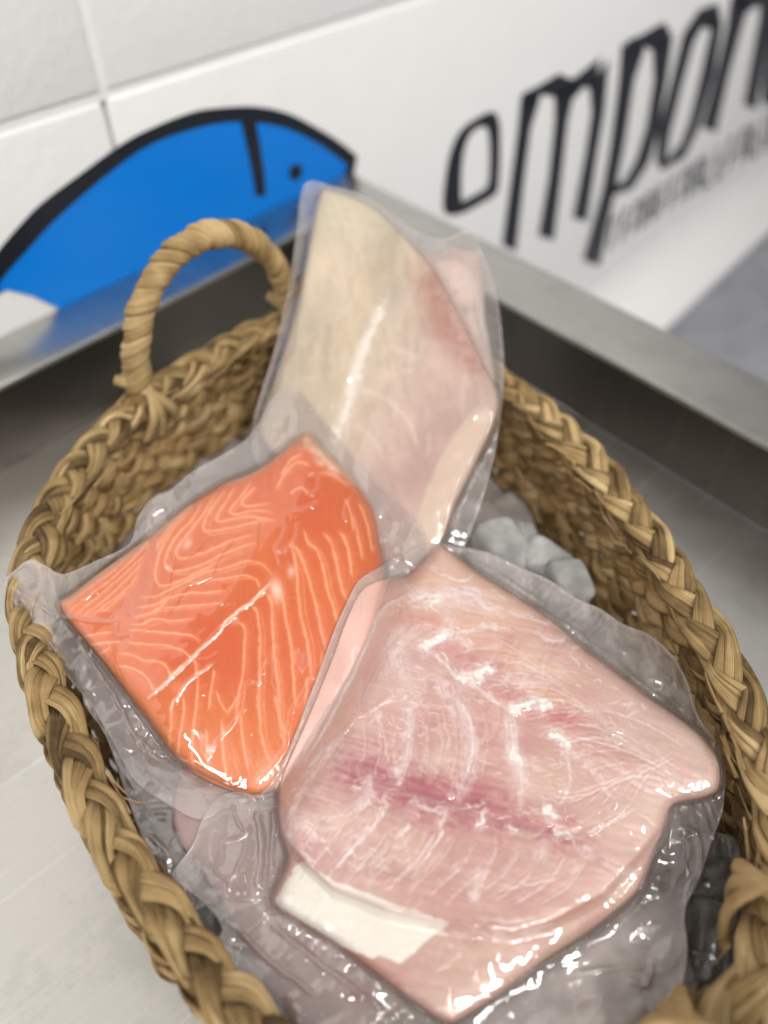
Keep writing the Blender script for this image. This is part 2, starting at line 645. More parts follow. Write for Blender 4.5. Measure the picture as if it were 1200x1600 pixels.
STRAW = mat_straw("dried_seagrass", (0.07, 0.041, 0.015), (0.34, 0.225, 0.095), (0.60, 0.44, 0.225), -0.08)
STRAW_IN = mat_straw("damp_seagrass_brightened", (0.14, 0.080, 0.028), (0.46, 0.295, 0.125), (0.68, 0.50, 0.27), 0.12)  # damp inner wall, its colour lightened to offset the blocked light
HUSK = mat_straw("pale_husk", (0.30, 0.20, 0.10), (0.55, 0.42, 0.25), (0.74, 0.62, 0.42))
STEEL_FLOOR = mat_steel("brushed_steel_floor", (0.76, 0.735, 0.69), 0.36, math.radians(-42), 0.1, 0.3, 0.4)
STEEL_SIDE = mat_steel("steel_side_dark_reflection", (0.085, 0.075, 0.065), 0.42, math.radians(-42), 0.1, 0.15, 0.2)  # dark reflections on the tray sides are put into the base colour
STEEL_LIP = mat_steel("worn_steel_lip", (0.52, 0.52, 0.485), 0.27, math.radians(40), 0.12, 0.2, 0.2)
WHITE = simple("painted_block", (0.80, 0.79, 0.775), 0.45, noise=0.03, bump=0.25, bscale=120)
SHEET = simple("white_wall_sheet", (0.82, 0.81, 0.79), 0.35, noise=0.02)
BLUE = simple("blue_vinyl", (0.0, 0.20, 0.72), 0.35, noise=0.12, nscale=6)
BLACK = simple("black_vinyl", (0.006, 0.009, 0.016), 0.35, noise=0.1)
GREYV = simple("grey_vinyl", (0.05, 0.055, 0.065), 0.4)
FLOORM = simple("grey_floor", (0.27, 0.27, 0.30), 0.4, noise=0.45, nscale=11)
ICE = mat_ice("frosted_ice", 0.40, 0.85, 0.12)
ICE_CLEAR = mat_ice("clear_ice", 0.16, 0.6, 0.04)
FLESH_W = mat_flesh("white_fish_flesh")
FLESH_S = mat_flesh("salmon_flesh", 0.35, 0.10, (1.0, 0.4, 0.2), 0.002)
FILM = mat_film("vacuum_film", 0.16)
FILM2 = mat_film("vacuum_film_soft", 0.12, 0.10)

# ------------------------------------------------------------------ setting: tray, wall, floor
nL = np.array([-0.761, 0.649, 0.0]); nL /= np.linalg.norm(nL)      # tray side under the wall
nR = np.array([0.755, 0.656, 0.0]); nR /= np.linalg.norm(nR)       # far right side
dL = np.array([nL[1], -nL[0], 0]);                                  # along the wall, away to the right
dR = np.array([nR[1], -nR[0], 0])                                   # along right side, towards the right/near
ZL = 0.059


def corner(a, b):
    """point where nL.p=a and nR.p=b"""
    A = np.array([nL[:2], nR[:2]])
    return np.append(np.linalg.solve(A, [a, b]), 0)


IN_L, OUT_L = 0.4363, 0.486
IN_R, OUT_R = 0.385, 0.4405
c_in = corner(IN_L, IN_R)
c_out = corner(OUT_L, OUT_R)
tray = thing("steel_tray", "shallow stainless steel tray with raised flat rims, holding the woven basket", "tray")


def prism(mb, ring, z0, z1):
    n = len(ring)
    V = [[p[0], p[1], z0] for p in ring] + [[p[0], p[1], z1] for p in ring]
    F = [[i, (i + 1) % n, n + (i + 1) % n, n + i] for i in range(n)]
    mb.add(V, F)
    mb.capf = getattr(mb, 'capf', [])
    b = mb.n - 2 * n
    mb.capf += [[b + i for i in range(n)][::-1], [b + n + i for i in range(n)]]


def build_poly(mb, name, m, parent, bevel=0.0, smooth=False):
    V = np.vstack(mb.V)
    F = []
    for f in mb.F:
        F += f.tolist()
    F += getattr(mb, 'capf', [])
    o = new_mesh(name, V, F, m, parent, smooth)
    bm = bmesh.new()
    bm.from_mesh(o.data)
    bmesh.ops.recalc_face_normals(bm, faces=bm.faces)
    if bevel > 0:
        bmesh.ops.bevel(bm, geom=[e for e in bm.edges], offset=bevel, segments=3, affect='EDGES', profile=0.5)
        for f in bm.faces:
            f.smooth = True
    bm.to_mesh(o.data)
    bm.free()
    if bevel > 0:
        try:
            o.data.set_sharp_from_angle(angle=math.radians(35))
        except Exception:
            pass
    return o


LEN1, LEN2 = 1.15, 1.05
# floor quad of basin
fl = [c_in, c_in + dR * LEN2, c_in + dR * LEN2 - dL * LEN1, c_in - dL * LEN1]
m = MB(); prism(m, fl, -0.004, 0.0); build_poly(m, "tray_floor", STEEL_FLOOR, tray)
# inner walls (thin sheets with thickness 3 mm, just outside the inner line), then lips, then outer aprons
cw = corner(IN_L + 0.003, IN_R + 0.003)
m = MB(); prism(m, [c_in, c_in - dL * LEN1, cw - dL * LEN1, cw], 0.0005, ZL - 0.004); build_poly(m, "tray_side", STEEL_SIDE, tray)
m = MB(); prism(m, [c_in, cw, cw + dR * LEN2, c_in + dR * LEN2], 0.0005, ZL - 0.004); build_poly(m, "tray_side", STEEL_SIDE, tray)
lipL = [c_in - nL * 0.0015, c_out, c_out - dL * LEN1, c_in - nL * 0.0015 - dL * LEN1]
m = MB(); prism(m, lipL, ZL - 0.004, ZL); build_poly(m, "tray_rim", STEEL_LIP, tray, 0.0014)
lipR = [c_in - nR * 0.0015, c_in - nR * 0.0015 + dR * LEN2, c_out + dR * LEN2, c_out + dR * 0.0004]
m = MB(); prism(m, lipR, ZL - 0.0042, ZL - 0.0002); build_poly(m, "tray_rim", STEEL_LIP, tray, 0.0014)
ap = corner(OUT_L - 0.003, OUT_R - 0.003)
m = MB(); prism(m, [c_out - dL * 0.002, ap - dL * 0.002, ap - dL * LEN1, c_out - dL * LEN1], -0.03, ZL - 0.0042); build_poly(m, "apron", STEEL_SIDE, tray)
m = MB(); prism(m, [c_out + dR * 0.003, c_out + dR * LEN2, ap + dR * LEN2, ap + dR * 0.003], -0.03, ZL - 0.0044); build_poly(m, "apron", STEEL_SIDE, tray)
# near sides of the basin and legs
for k, (a, b) in enumerate([(c_in + dR * LEN2, c_in + dR * LEN2 - dL * LEN1), (c_in - dL * LEN1, c_in - dL * LEN1 + dR * LEN2)]):
    e = (b - a) / np.linalg.norm(b - a)
    nn = np.array([e[1], -e[0], 0])
    cen = (fl[0] + fl[2]) / 2
    if nn @ (a - cen) < 0:
        nn = -nn
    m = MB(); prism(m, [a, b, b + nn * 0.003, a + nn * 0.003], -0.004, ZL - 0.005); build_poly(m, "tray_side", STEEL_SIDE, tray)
    m = MB(); prism(m, [a - nn * 0.001, b - nn * 0.001, b + nn * 0.05, a + nn * 0.05], ZL - 0.0048, ZL - 0.0008); build_poly(m, "tray_rim", STEEL_LIP, tray, 0.0014)
for sx, sy in ((0.06, 0.06), (0.94, 0.06), (0.06, 0.94), (0.94, 0.94)):
    p = c_in + dR * LEN2 * sx - dL * LEN1 * sy
    m = MB(); m.box((p[0] - 0.02, p[1] - 0.02, -0.452), (p[0] + 0.02, p[1] + 0.02, -0.0045)); m.build("leg", STEEL_SIDE, tray, False)

# floor far below
m = MB()
m.box((-3.5, -2.5, -0.49), (5.0, 5.5, -0.452))
fo = m.build("floor", FLOORM, None, False)
fo['kind'] = 'structure'

# wall: local frame s along dL, w = outward (towards camera) -nL, z
WD = OUT_L + 0.0015
wall = thing("block_wall", "white painted block wall with a blue fish emblem and tall black lettering", "wall")
W0 = nL * WD
WM = (np.stack([dL, -nL, np.array([0, 0, 1.0])], 1), W0)


def w_pt(q, out=0.0):
    """pixel -> wall coordinates (s, z)"""
    P = on_plane(q, nL, WD)
    return np.stack([(P - W0) @ dL, P[:, 2]], 1)


sJ = w_pt([(165, 148)])[0, 0]
zJ = 0.180


def wall_block(s0, s1, z0, z1, t0=-0.05, t1=0.0, mtl=WHITE, name="block", bev=0.004):
    V = []
    ring = [(s0, t0), (s1, t0), (s1, t1), (s0, t1)]
    mm = MB()
    pts = [W0 + dL * a - nL * b for a, b in ring]
    prism(mm, pts, z0, z1)
    return build_poly(mm, name, mtl, wall, bev)


g = 0.0012
wall_block(sJ - 0.395, sJ - g, zJ + g, zJ + 0.196)
wall_block(sJ + g, sJ + 0.395, zJ + g, zJ + 0.196)
wall_block(sJ + 0.399, sJ + 0.79, zJ + g, zJ + 0.196)
wall_block(sJ + 0.794, sJ + 1.19, zJ + g, zJ + 0.196)
wall_block(sJ - 0.79, sJ - 0.399, zJ + g, zJ + 0.196)
wall_block(-2.0, sJ - 0.003, -0.47, zJ - g - 0.001, name="wall_face")
wall_block(sJ + 0.0003, 4.5, -0.47, zJ - g, name="wall_face")
wall_block(-2.0, 4.5, zJ + 0.2, 1.3, name="wall_face")
wall_block(-2.0, 4.5, -0.47, 1.3, -0.09, -0.0503, name="mortar", bev=0)
wall_block(-2.0, 4.5, zJ - g - 0.002, zJ + g + 0.002, -0.0502, -0.0016, name="mortar", bev=0)
wall_block(sJ - 0.004, sJ + 0.004, zJ + 0.0012, zJ + 0.196, -0.0497, -0.0015, name="mortar", bev=0)
# rounded cove at the foot of the wall
zB = float(np.mean([w_pt([(950, 470)])[0, 1], w_pt([(1200, 290)])[0, 1]]))
cv = MB()
K = 10
sA, sB = -1.5, 4.4
pr = [(0.0005, zB + 0.10)] + [(0.0005 + 0.10 * (1 - math.cos(a)), zB + 0.10 - 0.10 * math.sin(a)) for a in np.linspace(0.15, math.pi / 2, K)] + [(0.11, -0.4518), (0.0005, -0.4518)]
V = []
for s_ in (sA, sB):
    for (o_, z_) in pr:
        V.append(W0 + dL * s_ - nL * o_ + np.array([0, 0, z_]))
n_ = len(pr)
cv.add(V, [[i, (i + 1) % n_, n_ + (i + 1) % n_, n_ + i] for i in range(n_)])
cv.capf = [list(range(n_))[::-1], list(range(n_, 2 * n_))]
build_poly(cv, "cove_skirting", WHITE, wall, 0, True)


def wall_shape(name, rings, mtl, parent, lift=0.0006, thick=0.0005):
    """flat vinyl shapes on the wall: list of closed rings (pixel points), triangulated"""
    bm = bmesh.new()
    for ring in rings:
        sz = w_pt(ring)
        P = [W0 + dL * a - nL * lift + np.array([0, 0, b]) for a, b in sz]
        vs = [bm.verts.new(p) for p in P]
        bm.faces.new(vs)
    bmesh.ops.recalc_face_normals(bm, faces=bm.faces)
    bmesh.ops.triangulate(bm, faces=bm.faces)
    r = bmesh.ops.extrude_face_region(bm, geom=list(bm.faces))
    bmesh.ops.translate(bm, verts=[v for v in r['geom'] if isinstance(v, bmesh.types.BMVert)], vec=Vector(-nL * thick))
    me = bpy.data.meshes.new(name)
    bm.to_mesh(me)
    bm.free()
    me.materials.append(mtl)
    o = bpy.data.objects.new(name, me)
    COL.objects.link(o)
    o.parent = parent
    return o


def strip_rings(pairs):
    out = []
    for a, b in zip(pairs[:-1], pairs[1:]):
        out.append([(a[0], a[1]), (a[2], a[3]), (b[2], b[3]), (b[0], b[1])])
    return out


# fish emblem (traced on the wall, at real size)
out_arc = [(-160, 640), (-80, 500), (-30, 425), (0, 385), (30, 350), (65, 315), (125, 270), (190, 223), (240, 197), (300, 174), (350, 167), (400, 166), (450, 177), (500, 203), (530, 222), (556, 243)]
in_arc = [(-110, 640), (-50, 515), (-10, 455), (4, 430), (36, 394), (76, 350), (126, 304), (190, 252), (240, 221), (300, 200), (350, 190), (400, 190), (448, 200), (490, 220), (520, 240), (541, 257)]
oa = smooth_open(out_arc, 4)
ia = smooth_open(in_arc, 4)
fish_em = wall_shape("fish_emblem", [[(x, y) for x, y in ia] + [(538, 268), (520, 330), (440, 400), (300, 460), (170, 478), (92, 482), (50, 462), (10, 452), (-30, 460)]], BLUE, wall)
wall_shape("outline", [[tuple(oa[i]), tuple(oa[i + 1]), tuple(ia[i + 1]), tuple(ia[i])] for i in range(len(oa) - 1)] + [[(556, 243), (541, 257), (528, 300), (552, 300), (551, 270)]], BLACK, fish_em, 0.0014)
wall_shape("gill_line", strip_rings([(374, 189, 398, 189), (384, 230, 405, 230), (393, 275, 411, 272), (398, 306, 413, 304)]), BLACK, fish_em, 0.0014)
wall_shape("eye", [[(460 + 10 * math.cos(a) + 2 * math.sin(a), 268 - 13 * math.sin(a)) for a in np.linspace(0, 2 * math.pi, 20, endpoint=False)]], BLACK, fish_em, 0.0014)


def T2(p):
    return [(600 + a / 2, b / 2) for a, b in p]


def S2(rows, k=1.6):
    o = []
    for a, b, c, d in rows:
        e = 0.5 * (k - 1)
        o.append((600 + (a - e * (c - a)) / 2, (b - e * (d - b)) / 2, 600 + (c + e * (c - a)) / 2, (d + e * (d - b)) / 2))
    return strip_rings(o)


# e : closed bowl with open counter
e_out = [(186, 660), (190, 560), (208, 470), (240, 405), (290, 368), (338, 348), (358, 378), (362, 450), (358, 560), (348, 605), (292, 640), (235, 668)]
e_in = [(232, 632), (230, 560), (240, 470), (266, 412), (308, 388), (330, 402), (337, 470), (334, 555), (325, 588), (296, 606), (268, 620), (240, 632)]
eo = smooth_closed(T2(e_out), 3)
e_in = [(290 + (a - 290) * 0.84, 505 + (b - 505) * 0.95) for a, b in e_in]
ei = smooth_closed(T2(e_in), 3)
letters = []
wall_shape("letter", [[tuple(eo[i]), tuple(eo[(i + 1) % len(eo)]), tuple(ei[(i + 1) % len(ei)]), tuple(ei[i])] for i in range(len(eo))], BLACK, wall)
wall_shape("letter", S2([(438, 300, 475, 305), (425, 400, 450, 400), (405, 550, 430, 550), (376, 768, 403, 782)])
           + S2([(450, 330, 436, 300), (490, 290, 480, 275), (545, 290, 545, 243), (565, 300, 585, 262), ])
           + S2([(545, 290, 588, 262), (540, 380, 565, 380), (520, 560, 545, 560), (490, 738, 520, 748)])
           + S2([(585, 300, 572, 268), (620, 265, 610, 240), (660, 255, 672, 195), ])
           + S2([(652, 250, 690, 200), (655, 350, 680, 350), (635, 480, 658, 480), (597, 683, 625, 690)]), BLACK, wall)
wall_shape("letter", S2([(755, 140, 800, 150), (742, 250, 772, 250), (715, 450, 742, 450), (690, 590, 715, 590), (630, 815, 662, 828)])
           + S2([(775, 175, 760, 138), (810, 140, 800, 118), (850, 140, 868, 85), (868, 150, 888, 112)])
           + S2([(850, 140, 890, 112), (850, 250, 875, 250), (825, 400, 850, 400), (795, 500, 820, 505), (755, 570, 770, 585), (695, 590, 690, 612)]), BLACK, wall)
wall_shape("letter", S2([(1030, 75, 1035, 25), (990, 75, 985, 40), (960, 130, 940, 110), (925, 260, 905, 250), (885, 420, 862, 410), (875, 500, 855, 500), (885, 500, 870, 525), (930, 455, 935, 485), (960, 380, 975, 400), (1000, 220, 1025, 230), (1030, 75, 1050, 75), (1010, 70, 1035, 25)]), BLACK, wall)
wall_shape("letter", S2([(1095, -10, 1130, 0), (1080, 80, 1110, 80), (1045, 230, 1070, 230), (1000, 400, 1028, 410)])
           + S2([(1115, 40, 1095, 0), (1150, 10, 1140, -30), (1175, 5, 1185, -45)]), BLACK, wall)
wall_shape("letter", S2([(1190, -60, 1220, -60), (1180, 60, 1206, 60), (1150, 220, 1175, 225), (1130, 330, 1155, 340)]), BLACK, wall)
wall_shape("letter", S2([(1225, 0, 1250, 0), (1215, 100, 1240, 105), (1190, 260, 1215, 265), (1185, 320, 1200, 330), (1260, 260, 1265, 290)]), BLACK, wall)
# small illegible line of grey lettering under it
rs = random.Random(3)
k = 0
xs = 700.0
while xs < 1290:
    yb = 780 - (xs - 700) * 0.66
    hh = 95 + (xs - 700) * 0.02
    wdt = 22
    rows = S2([(xs + 10, yb - hh, xs + 15, yb - hh - 3), (xs, yb, xs + 6, yb - 3)])
    for c in range(rs.choice([1, 2, 2])):
        f = rs.choice([0.0, 0.45, 0.95])
        rows += S2([(xs + 8 * f, yb - hh * f, xs + 8 * f, yb - hh * f + 8), (xs + 8 * f + wdt, yb - hh * f - 16, xs + 8 * f + wdt, yb - hh * f - 8)])
    if rs.random() < 0.5:
        rows += S2([(xs + 10 + wdt, yb - hh - 16, xs + 15 + wdt, yb - hh - 19), (xs + wdt, yb - 16, xs + 6 + wdt, yb - 19)])
    wall_shape("small_letter", rows, GREYV, wall)
    xs += 37
    k += 1

# ------------------------------------------------------------------ basket
rim_px = [(415, 512, .100), (340, 552, .100), (262, 600, .100), (190, 655, .100), (122, 730, .100), (75, 805, .100), (46, 880, .100), (42, 960, .100),
          (66, 1060, .100), (108, 1170, .100), (165, 1290, .100), (238, 1410, .100), (310, 1500, .101), (385, 1590, .103),
          (470, 1680, .103), (600, 1755, .102), (780, 1790, .102), (960, 1750, .104), (1095, 1650, .107), (1180, 1530, .108),
          (1222, 1410, .108), (1222, 1290, .108), (1200, 1195, .107), (1165, 1110, .106), (1128, 1030, .105), (1085, 950, .104), (1037, 872, .103),
          (982, 792, .102), (922, 718, .101), (858, 655, .100), (795, 606, .100), (715, 545, .099), (610, 500, .098), (505, 490, .099)]
RP = np.array([at_z([a, b], z)[0] for a, b, z in rim_px])
RP = smooth_closed(RP, 14)
for _ in range(12):
    RP = (RP + 0.5 * np.roll(RP, 1, 0) + 0.5 * np.roll(RP, -1, 0)) / 2


def resample_closed(P, step):
    Q = np.vstack([P, P[:1]])
    L = np.concatenate([[0], np.cumsum(np.linalg.norm(np.diff(Q, axis=0), axis=1))])
    n = int(L[-1] / step)
    s = np.linspace(0, L[-1], n, endpoint=False)
    return np.stack([np.interp(s, L, Q[:, i]) for i in range(3)], 1), L[-1]


def closed_normals(P):
    T = np.roll(P, -1, 0) - np.roll(P, 1, 0)
    T /= np.linalg.norm(T, axis=1)[:, None]
    inn = np.cross(np.array([0, 0, 1.0]), T)
    c = P.mean(0)
    if np.mean(np.sum(inn * (c - P), 1)) < 0:
        inn = -inn
    inn[:, 2] = 0
    inn /= np.linalg.norm(inn, axis=1)[:, None]
    return T, inn


def braid(mb, P, face_n, Wd, Th, period, fibres=3, ns=8, seed=0, fr=1.0):
    """three-strand plait along closed path P; face_n = flat normal"""
    n = len(P)
    T = np.roll(P, -1, 0) - np.roll(P, 1, 0)
    T /= np.linalg.norm(T, axis=1)[:, None]
    B = np.cross(T, face_n)
    B /= np.linalg.norm(B, axis=1)[:, None]
    Nf = np.cross(B, T)
    L = np.concatenate([[0], np.cumsum(np.linalg.norm(np.diff(P, axis=0), axis=1))])
    tot = L[-1] + np.linalg.norm(P[0] - P[-1])
    reps = round(tot / period)
    th = 2 * math.pi * L / tot * reps
    warp = (vnoise(L * 25, np.zeros(n), seed) - 0.5) * 1.2
    win = np.sin(np.pi * np.clip(np.arange(n) / n, 0, 1)) ** 0.2
    th = th + warp * win
    r = np.random.RandomState(seed + 5)
    for k in range(3):
        ph = 2 * math.pi * k / 3
        wmod = 1 + (vnoise(L * 40, np.full(n, k * 3.0), seed + 2) - 0.5) * 0.35
        lat = Wd * 0.30 * np.sin(th + ph)
        hgt = Th * 0.34 * np.sin(2 * (th + ph))
        C = P + B * (lat * wmod)[:, None] + Nf * hgt[:, None]
        Tc = np.roll(C, -1, 0) - np.roll(C, 1, 0)
        Tc /= np.linalg.norm(Tc, axis=1)[:, None]
        Uc = np.cross(Tc, Nf)
        Uc /= np.linalg.norm(Uc, axis=1)[:, None]
        Wc = np.cross(Uc, Tc)
        hw = Wd * 0.235 * fr
        # strand swell, each leaf tapers in and out once per half twist
        sw = 1.0 + 0.30 * np.cos(2 * (th + ph)) + (vnoise(L * 60, np.full(n, 1.7 * k), seed + 3) - 0.5) * 0.3
        for f in range(fibres):
            u = (f - (fibres - 1) / 2) / max(1, fibres) * 1.35
            wig = (vnoise(L * 55, np.full(n, f * 2.3 + k), seed + 7) - 0.5) * 0.60
            wz = (vnoise(L * 70, np.full(n, f * 1.3 + k * 5), seed + 9) - 0.5) * 1.5
            Pf = C + Uc * (hw * (u + wig * 0.5) * sw)[:, None] + Wc * (Th * 0.16 * wz + Th * 0.10 * (1 - u * u))[:, None]
            seg = np.floor((th + ph) / math.pi + 0.25).astype(int)
            tv = r.rand(int(seg.max()) + 3)[seg - seg.min()] * 0.70 + 0.08
            tv = tv + (vnoise(L * 30, np.full(n, f + k * 2.0), seed + 11) - 0.5) * 0.35
            mb.tube(Pf, (hw * sw * 1.0), Wc, ns=ns, a=1.62 / fibres * (0.6 + 0.75 * r.rand()), b=0.40 * Th / Wd * (0.8 + 0.5 * r.rand()), tint=tv, closed=True,
                    u0=r.rand() * 50, lobes=0.0)


basket = thing("woven_basket", "round basket plaited from dried seagrass with wrapped loop handle, holding the fish packs", "basket")
Prim, per = resample_closed(RP, 0.0016)
Tt, inn = closed_normals(Prim)
mb = MB()
fn = np.array([0, 0, 1.0]) * 0.86 + inn * 0.50
braid(mb, Prim, fn, 0.0186, 0.0066, 0.058, fibres=4, ns=8, seed=1)
mb.build("rim", STRAW, basket)

mb = MB()
row_h = 0.0122
for rI in range(8):
    z_off = -0.0095 - rI * row_h
    drop = (-z_off) / 0.10
    out_off = 0.0035 + 0.004 * math.sin(min(1, drop) * math.pi) - 0.018 * max(0, drop - 0.35) ** 1.5 * 2
    Pr = Prim - inn * out_off
    zz = Pr[:, 2] + z_off
    k_ = (Pr[:, 2] - 0.006) / 0.094
    Pr = Pr.copy()
    Pr[:, 2] = np.maximum(Prim[:, 2] + z_off * k_, 0.004)
    Pr, _ = resample_closed(Pr, 0.0022)
    T2_, in2 = closed_normals(Pr)
    braid(mb, Pr, in2 * 1.0 + np.array([0, 0, 0.25]), 0.0172, 0.0075, 0.056, fibres=3, ns=6, seed=20 + rI * 3)
wall_mb = mb
# bottom: woven disc
Pb, _ = resample_closed(Prim * np.array([1, 1, 0]) + np.array([0, 0, 0.0045]), 0.004)
cb = Pb.mean(0)
mb = MB()
for i, f in enumerate(np.linspace(0.86, 0.06, 12)):
    Pq = cb + (Pb - cb) * f
    st = max(1, int(1 / f * 1.0))
    Pq = Pq[::st] if f < 0.5 else Pq
    mb.tube(Pq, 0.0065, np.array([0, 0, 1.0]), ns=6, a=1.35, b=0.5, tint=0.35 + 0.3 * random.random(), closed=True, u0=i)
mb.build("base", STRAW, basket)


# handle
def handle(A, B, height, lean, seed=0, r_core=0.0036):
    """wrapped rope arch from A to B"""
    A = np.array(A); B = np.array(B)
    mid = (A + B) / 2
    up = np.array([0, 0, 1.0]) + lean
    up /= np.linalg.norm(up)
    hw = np.linalg.norm(B - A) / 2
    ax = (B - A) / (2 * hw)
    pts = []
    for a in np.linspace(0, math.pi, 60):
        s_ = -math.cos(a)
        c_ = math.sin(a) ** 0.82
        pts.append(mid + ax * hw * s_ * (1 - 0.03 * c_) + up * height * c_)
    pts = [A - up * 0.014] + pts + [B - up * 0.014]
    P = smooth_open(pts, 6)
    h_ = MB()
    side = np.cross(ax, up)
    h_.tube(P, r_core, side, ns=10, tint=0.3)
    # coil of wrapped leaf
    L = np.concatenate([[0], np.cumsum(np.linalg.norm(np.diff(P, axis=0), axis=1))])
    pitch = 0.0070
    turns = L[-1] / pitch
    ss = np.linspace(0.0, L[-1], int(turns * 22))
    C = np.stack([np.interp(ss, L, P[:, i]) for i in range(3)], 1)
    T = np.gradient(C, axis=0)
    T /= np.linalg.norm(T, axis=1)[:, None]
    u = np.cross(T, side)
    u /= np.linalg.norm(u, axis=1)[:, None]
    v = np.cross(T, u)
    rr = np.random.RandomState(seed)
    jit = np.interp(ss, np.linspace(0, L[-1], int(turns) + 2), rr.randn(int(turns) + 2) * 0.55)
    ph = 2 * math.pi * ss / pitch + jit
    rad = r_core + 0.0010 + 0.0018 * vnoise(ss * 300, ss * 0, seed + 2)
    tl = vnoise(ss / pitch, ss * 0, seed + 5) * 0.5 + 0.3
    for off, wd in ((0.0, 0.0027), (0.0034, 0.0023)):
        H = C + T * (np.cos(ph + 0.6) * 0.0032)[:, None] + T * (off + (vnoise(ss * 400, ss * 0 + off * 900, seed + 4) - 0.5)[:] * 0.0016)[:, None] + u * (np.cos(ph) * rad)[:, None] + v * (np.sin(ph) * rad)[:, None]
        nn = u * np.cos(ph)[:, None] + v * np.sin(ph)[:, None]
        h_.tube(H, wd * (1 + 0.5 * (vnoise(ss * 220, ss * 0, seed + 8) - 0.5)), nn, ns=7, a=1.0, b=0.62, tint=tl + off * 30, u0=off * 100)
    # lashing over the rim at both feet
    for F_, sg in ((A, 1), (B, -1)):
        j = int(np.argmin(np.linalg.norm(Prim - F_, axis=1)))
        iv = inn[j]
        tv = Tt[j]
        for a_, b_, dz in ((-0.010, 0.012, 0.016), (0.006, -0.012, 0.018), (0.0, 0.002, 0.02)):
            c0 = Prim[j] + tv * a_ - iv * 0.010 + np.array([0, 0, 0.014])
            c1 = Prim[j] + tv * (a_ * 0.3) + iv * 0.004 + np.array([0, 0, 0.0105])
            c2 = Prim[j] + tv * (b_ * 0.5) + iv * 0.0125 + np.array([0, 0, -0.002])
            c3 = Prim[j] + tv * b_ + iv * 0.0085 + np.array([0, 0, -dz])
            h_.tube(smooth_open([c0, c1, c2, c3], 6), 0.0027, iv, ns=7, a=1.1, b=0.7, tint=0.65, u0=a_ * 99)
    return h_.build("handle", STRAW, basket)


hA = at_z([224, 625], 0.100)[0]
hB = at_z([458, 510], 0.100)[0]
side_v = np.array([-0.75, 0.66, 0])
handle(hA, hB, 0.074, side_v * -0.02, seed=3)
hC = at_z([1224, 1420], 0.108)[0]
hD = at_z([1100, 1650], 0.107)[0]
ov = np.cross(np.array([0, 0, 1.0]), hD - hC)
ov /= np.linalg.norm(ov)
if ov[0] < 0:
    ov = -ov
handle(hC, hD, 0.066, ov * 0.55, seed=8)

# loose leaf ends sticking out of the plait
mb = wall_mb
r = np.random.RandomState(5)
npr = len(Prim)
for i in range(150):
    j = r.randint(npr)
    zt = -abs(r.rand()) * 0.055
    if i < 60:
        zt = r.uniform(-0.010, 0.002)
    base = Prim[j] + inn[j] * (0.0035 if zt < -0.012 else 0.008) + np.array([0, 0, zt])
    ln = r.uniform(0.006, 0.016)
    t = Tt[j] * (1.2 * r.choice([-1, 1])) + inn[j] * r.uniform(0.0, 0.3) + np.array([0, 0, 1.0]) * r.uniform(-0.6, 0.5)
    t /= np.linalg.norm(t)
    cu = np.array([r.uniform(-1, 1), r.uniform(-1, 1), r.uniform(-1, 1)]) * ln * 0.25
    s_ = np.linspace(0, 1, 6)[:, None]
    P_ = base - t * ln * 0.3 + t * ln * s_ + cu * s_ * s_
    w_ = r.uniform(0.0005, 0.0014)
    mb.tube(P_, w_ * (1 - 0.45 * s_[:, 0]), inn[j] + 0.3 * t, ns=6, a=1.0, b=0.45, tint=0.35 + 0.45 * r.rand(), u0=r.rand() * 9)
wall_mb.build("wall", STRAW_IN, basket)

# ------------------------------------------------------------------ ice bed under the packs
ibc = Prim.mean(0)
nr, na = 46, 130
ang = np.linspace(0, 2 * math.pi, na, endpoint=False)
dirs = Prim - ibc
pa = np.arctan2(dirs[:, 1], dirs[:, 0])
pr_ = np.hypot(dirs[:, 0], dirs[:, 1]) - 0.012
o_ = np.argsort(pa)
Ra = np.interp(ang, pa[o_], pr_[o_], period=2 * math.pi)
V = [[ibc[0], ibc[1], 0.045]]
for i in range(1, nr + 1):
    f = i / nr
    x = ibc[0] + np.cos(ang) * Ra * f
    y = ibc[1] + np.sin(ang) * Ra * f
    z = 0.034 + 0.022 * fbm(x * 55 + 3, y * 55 + 9, 4, 4) + 0.006 * np.abs(fbm(x * 140, y * 140, 6, 2) - 0.5) * 2
    V += np.stack([x, y, z], 1).tolist()
F = [[0, 1 + j, 1 + (j + 1) % na] for j in range(na)]
for i in range(nr - 1):
    for j in range(na):
        a = 1 + i * na + j
        b = 1 + i * na + (j + 1) % na
        F.append([a, a + na, b + na, b])
base_i = len(V)
V += [[ibc[0] + math.cos(ang[j]) * Ra[j], ibc[1] + math.sin(ang[j]) * Ra[j], 0.012] for j in range(na)]
for j in range(na):
    F.append([1 + (nr - 1) * na + j, base_i + j, base_i + (j + 1) % na, 1 + (nr - 1) * na + (j + 1) % na])
F.append([base_i + j for j in range(na)])
bed = new_mesh("crushed_ice", V, F, simple("wet_crushed_ice", (0.33, 0.29, 0.265), 0.15, noise=0.5, nscale=90, bump=0.6, bscale=220), None)
bed['kind'] = 'stuff'
tag(bed, "grey wet crushed ice filling the bottom of the basket", "ice")


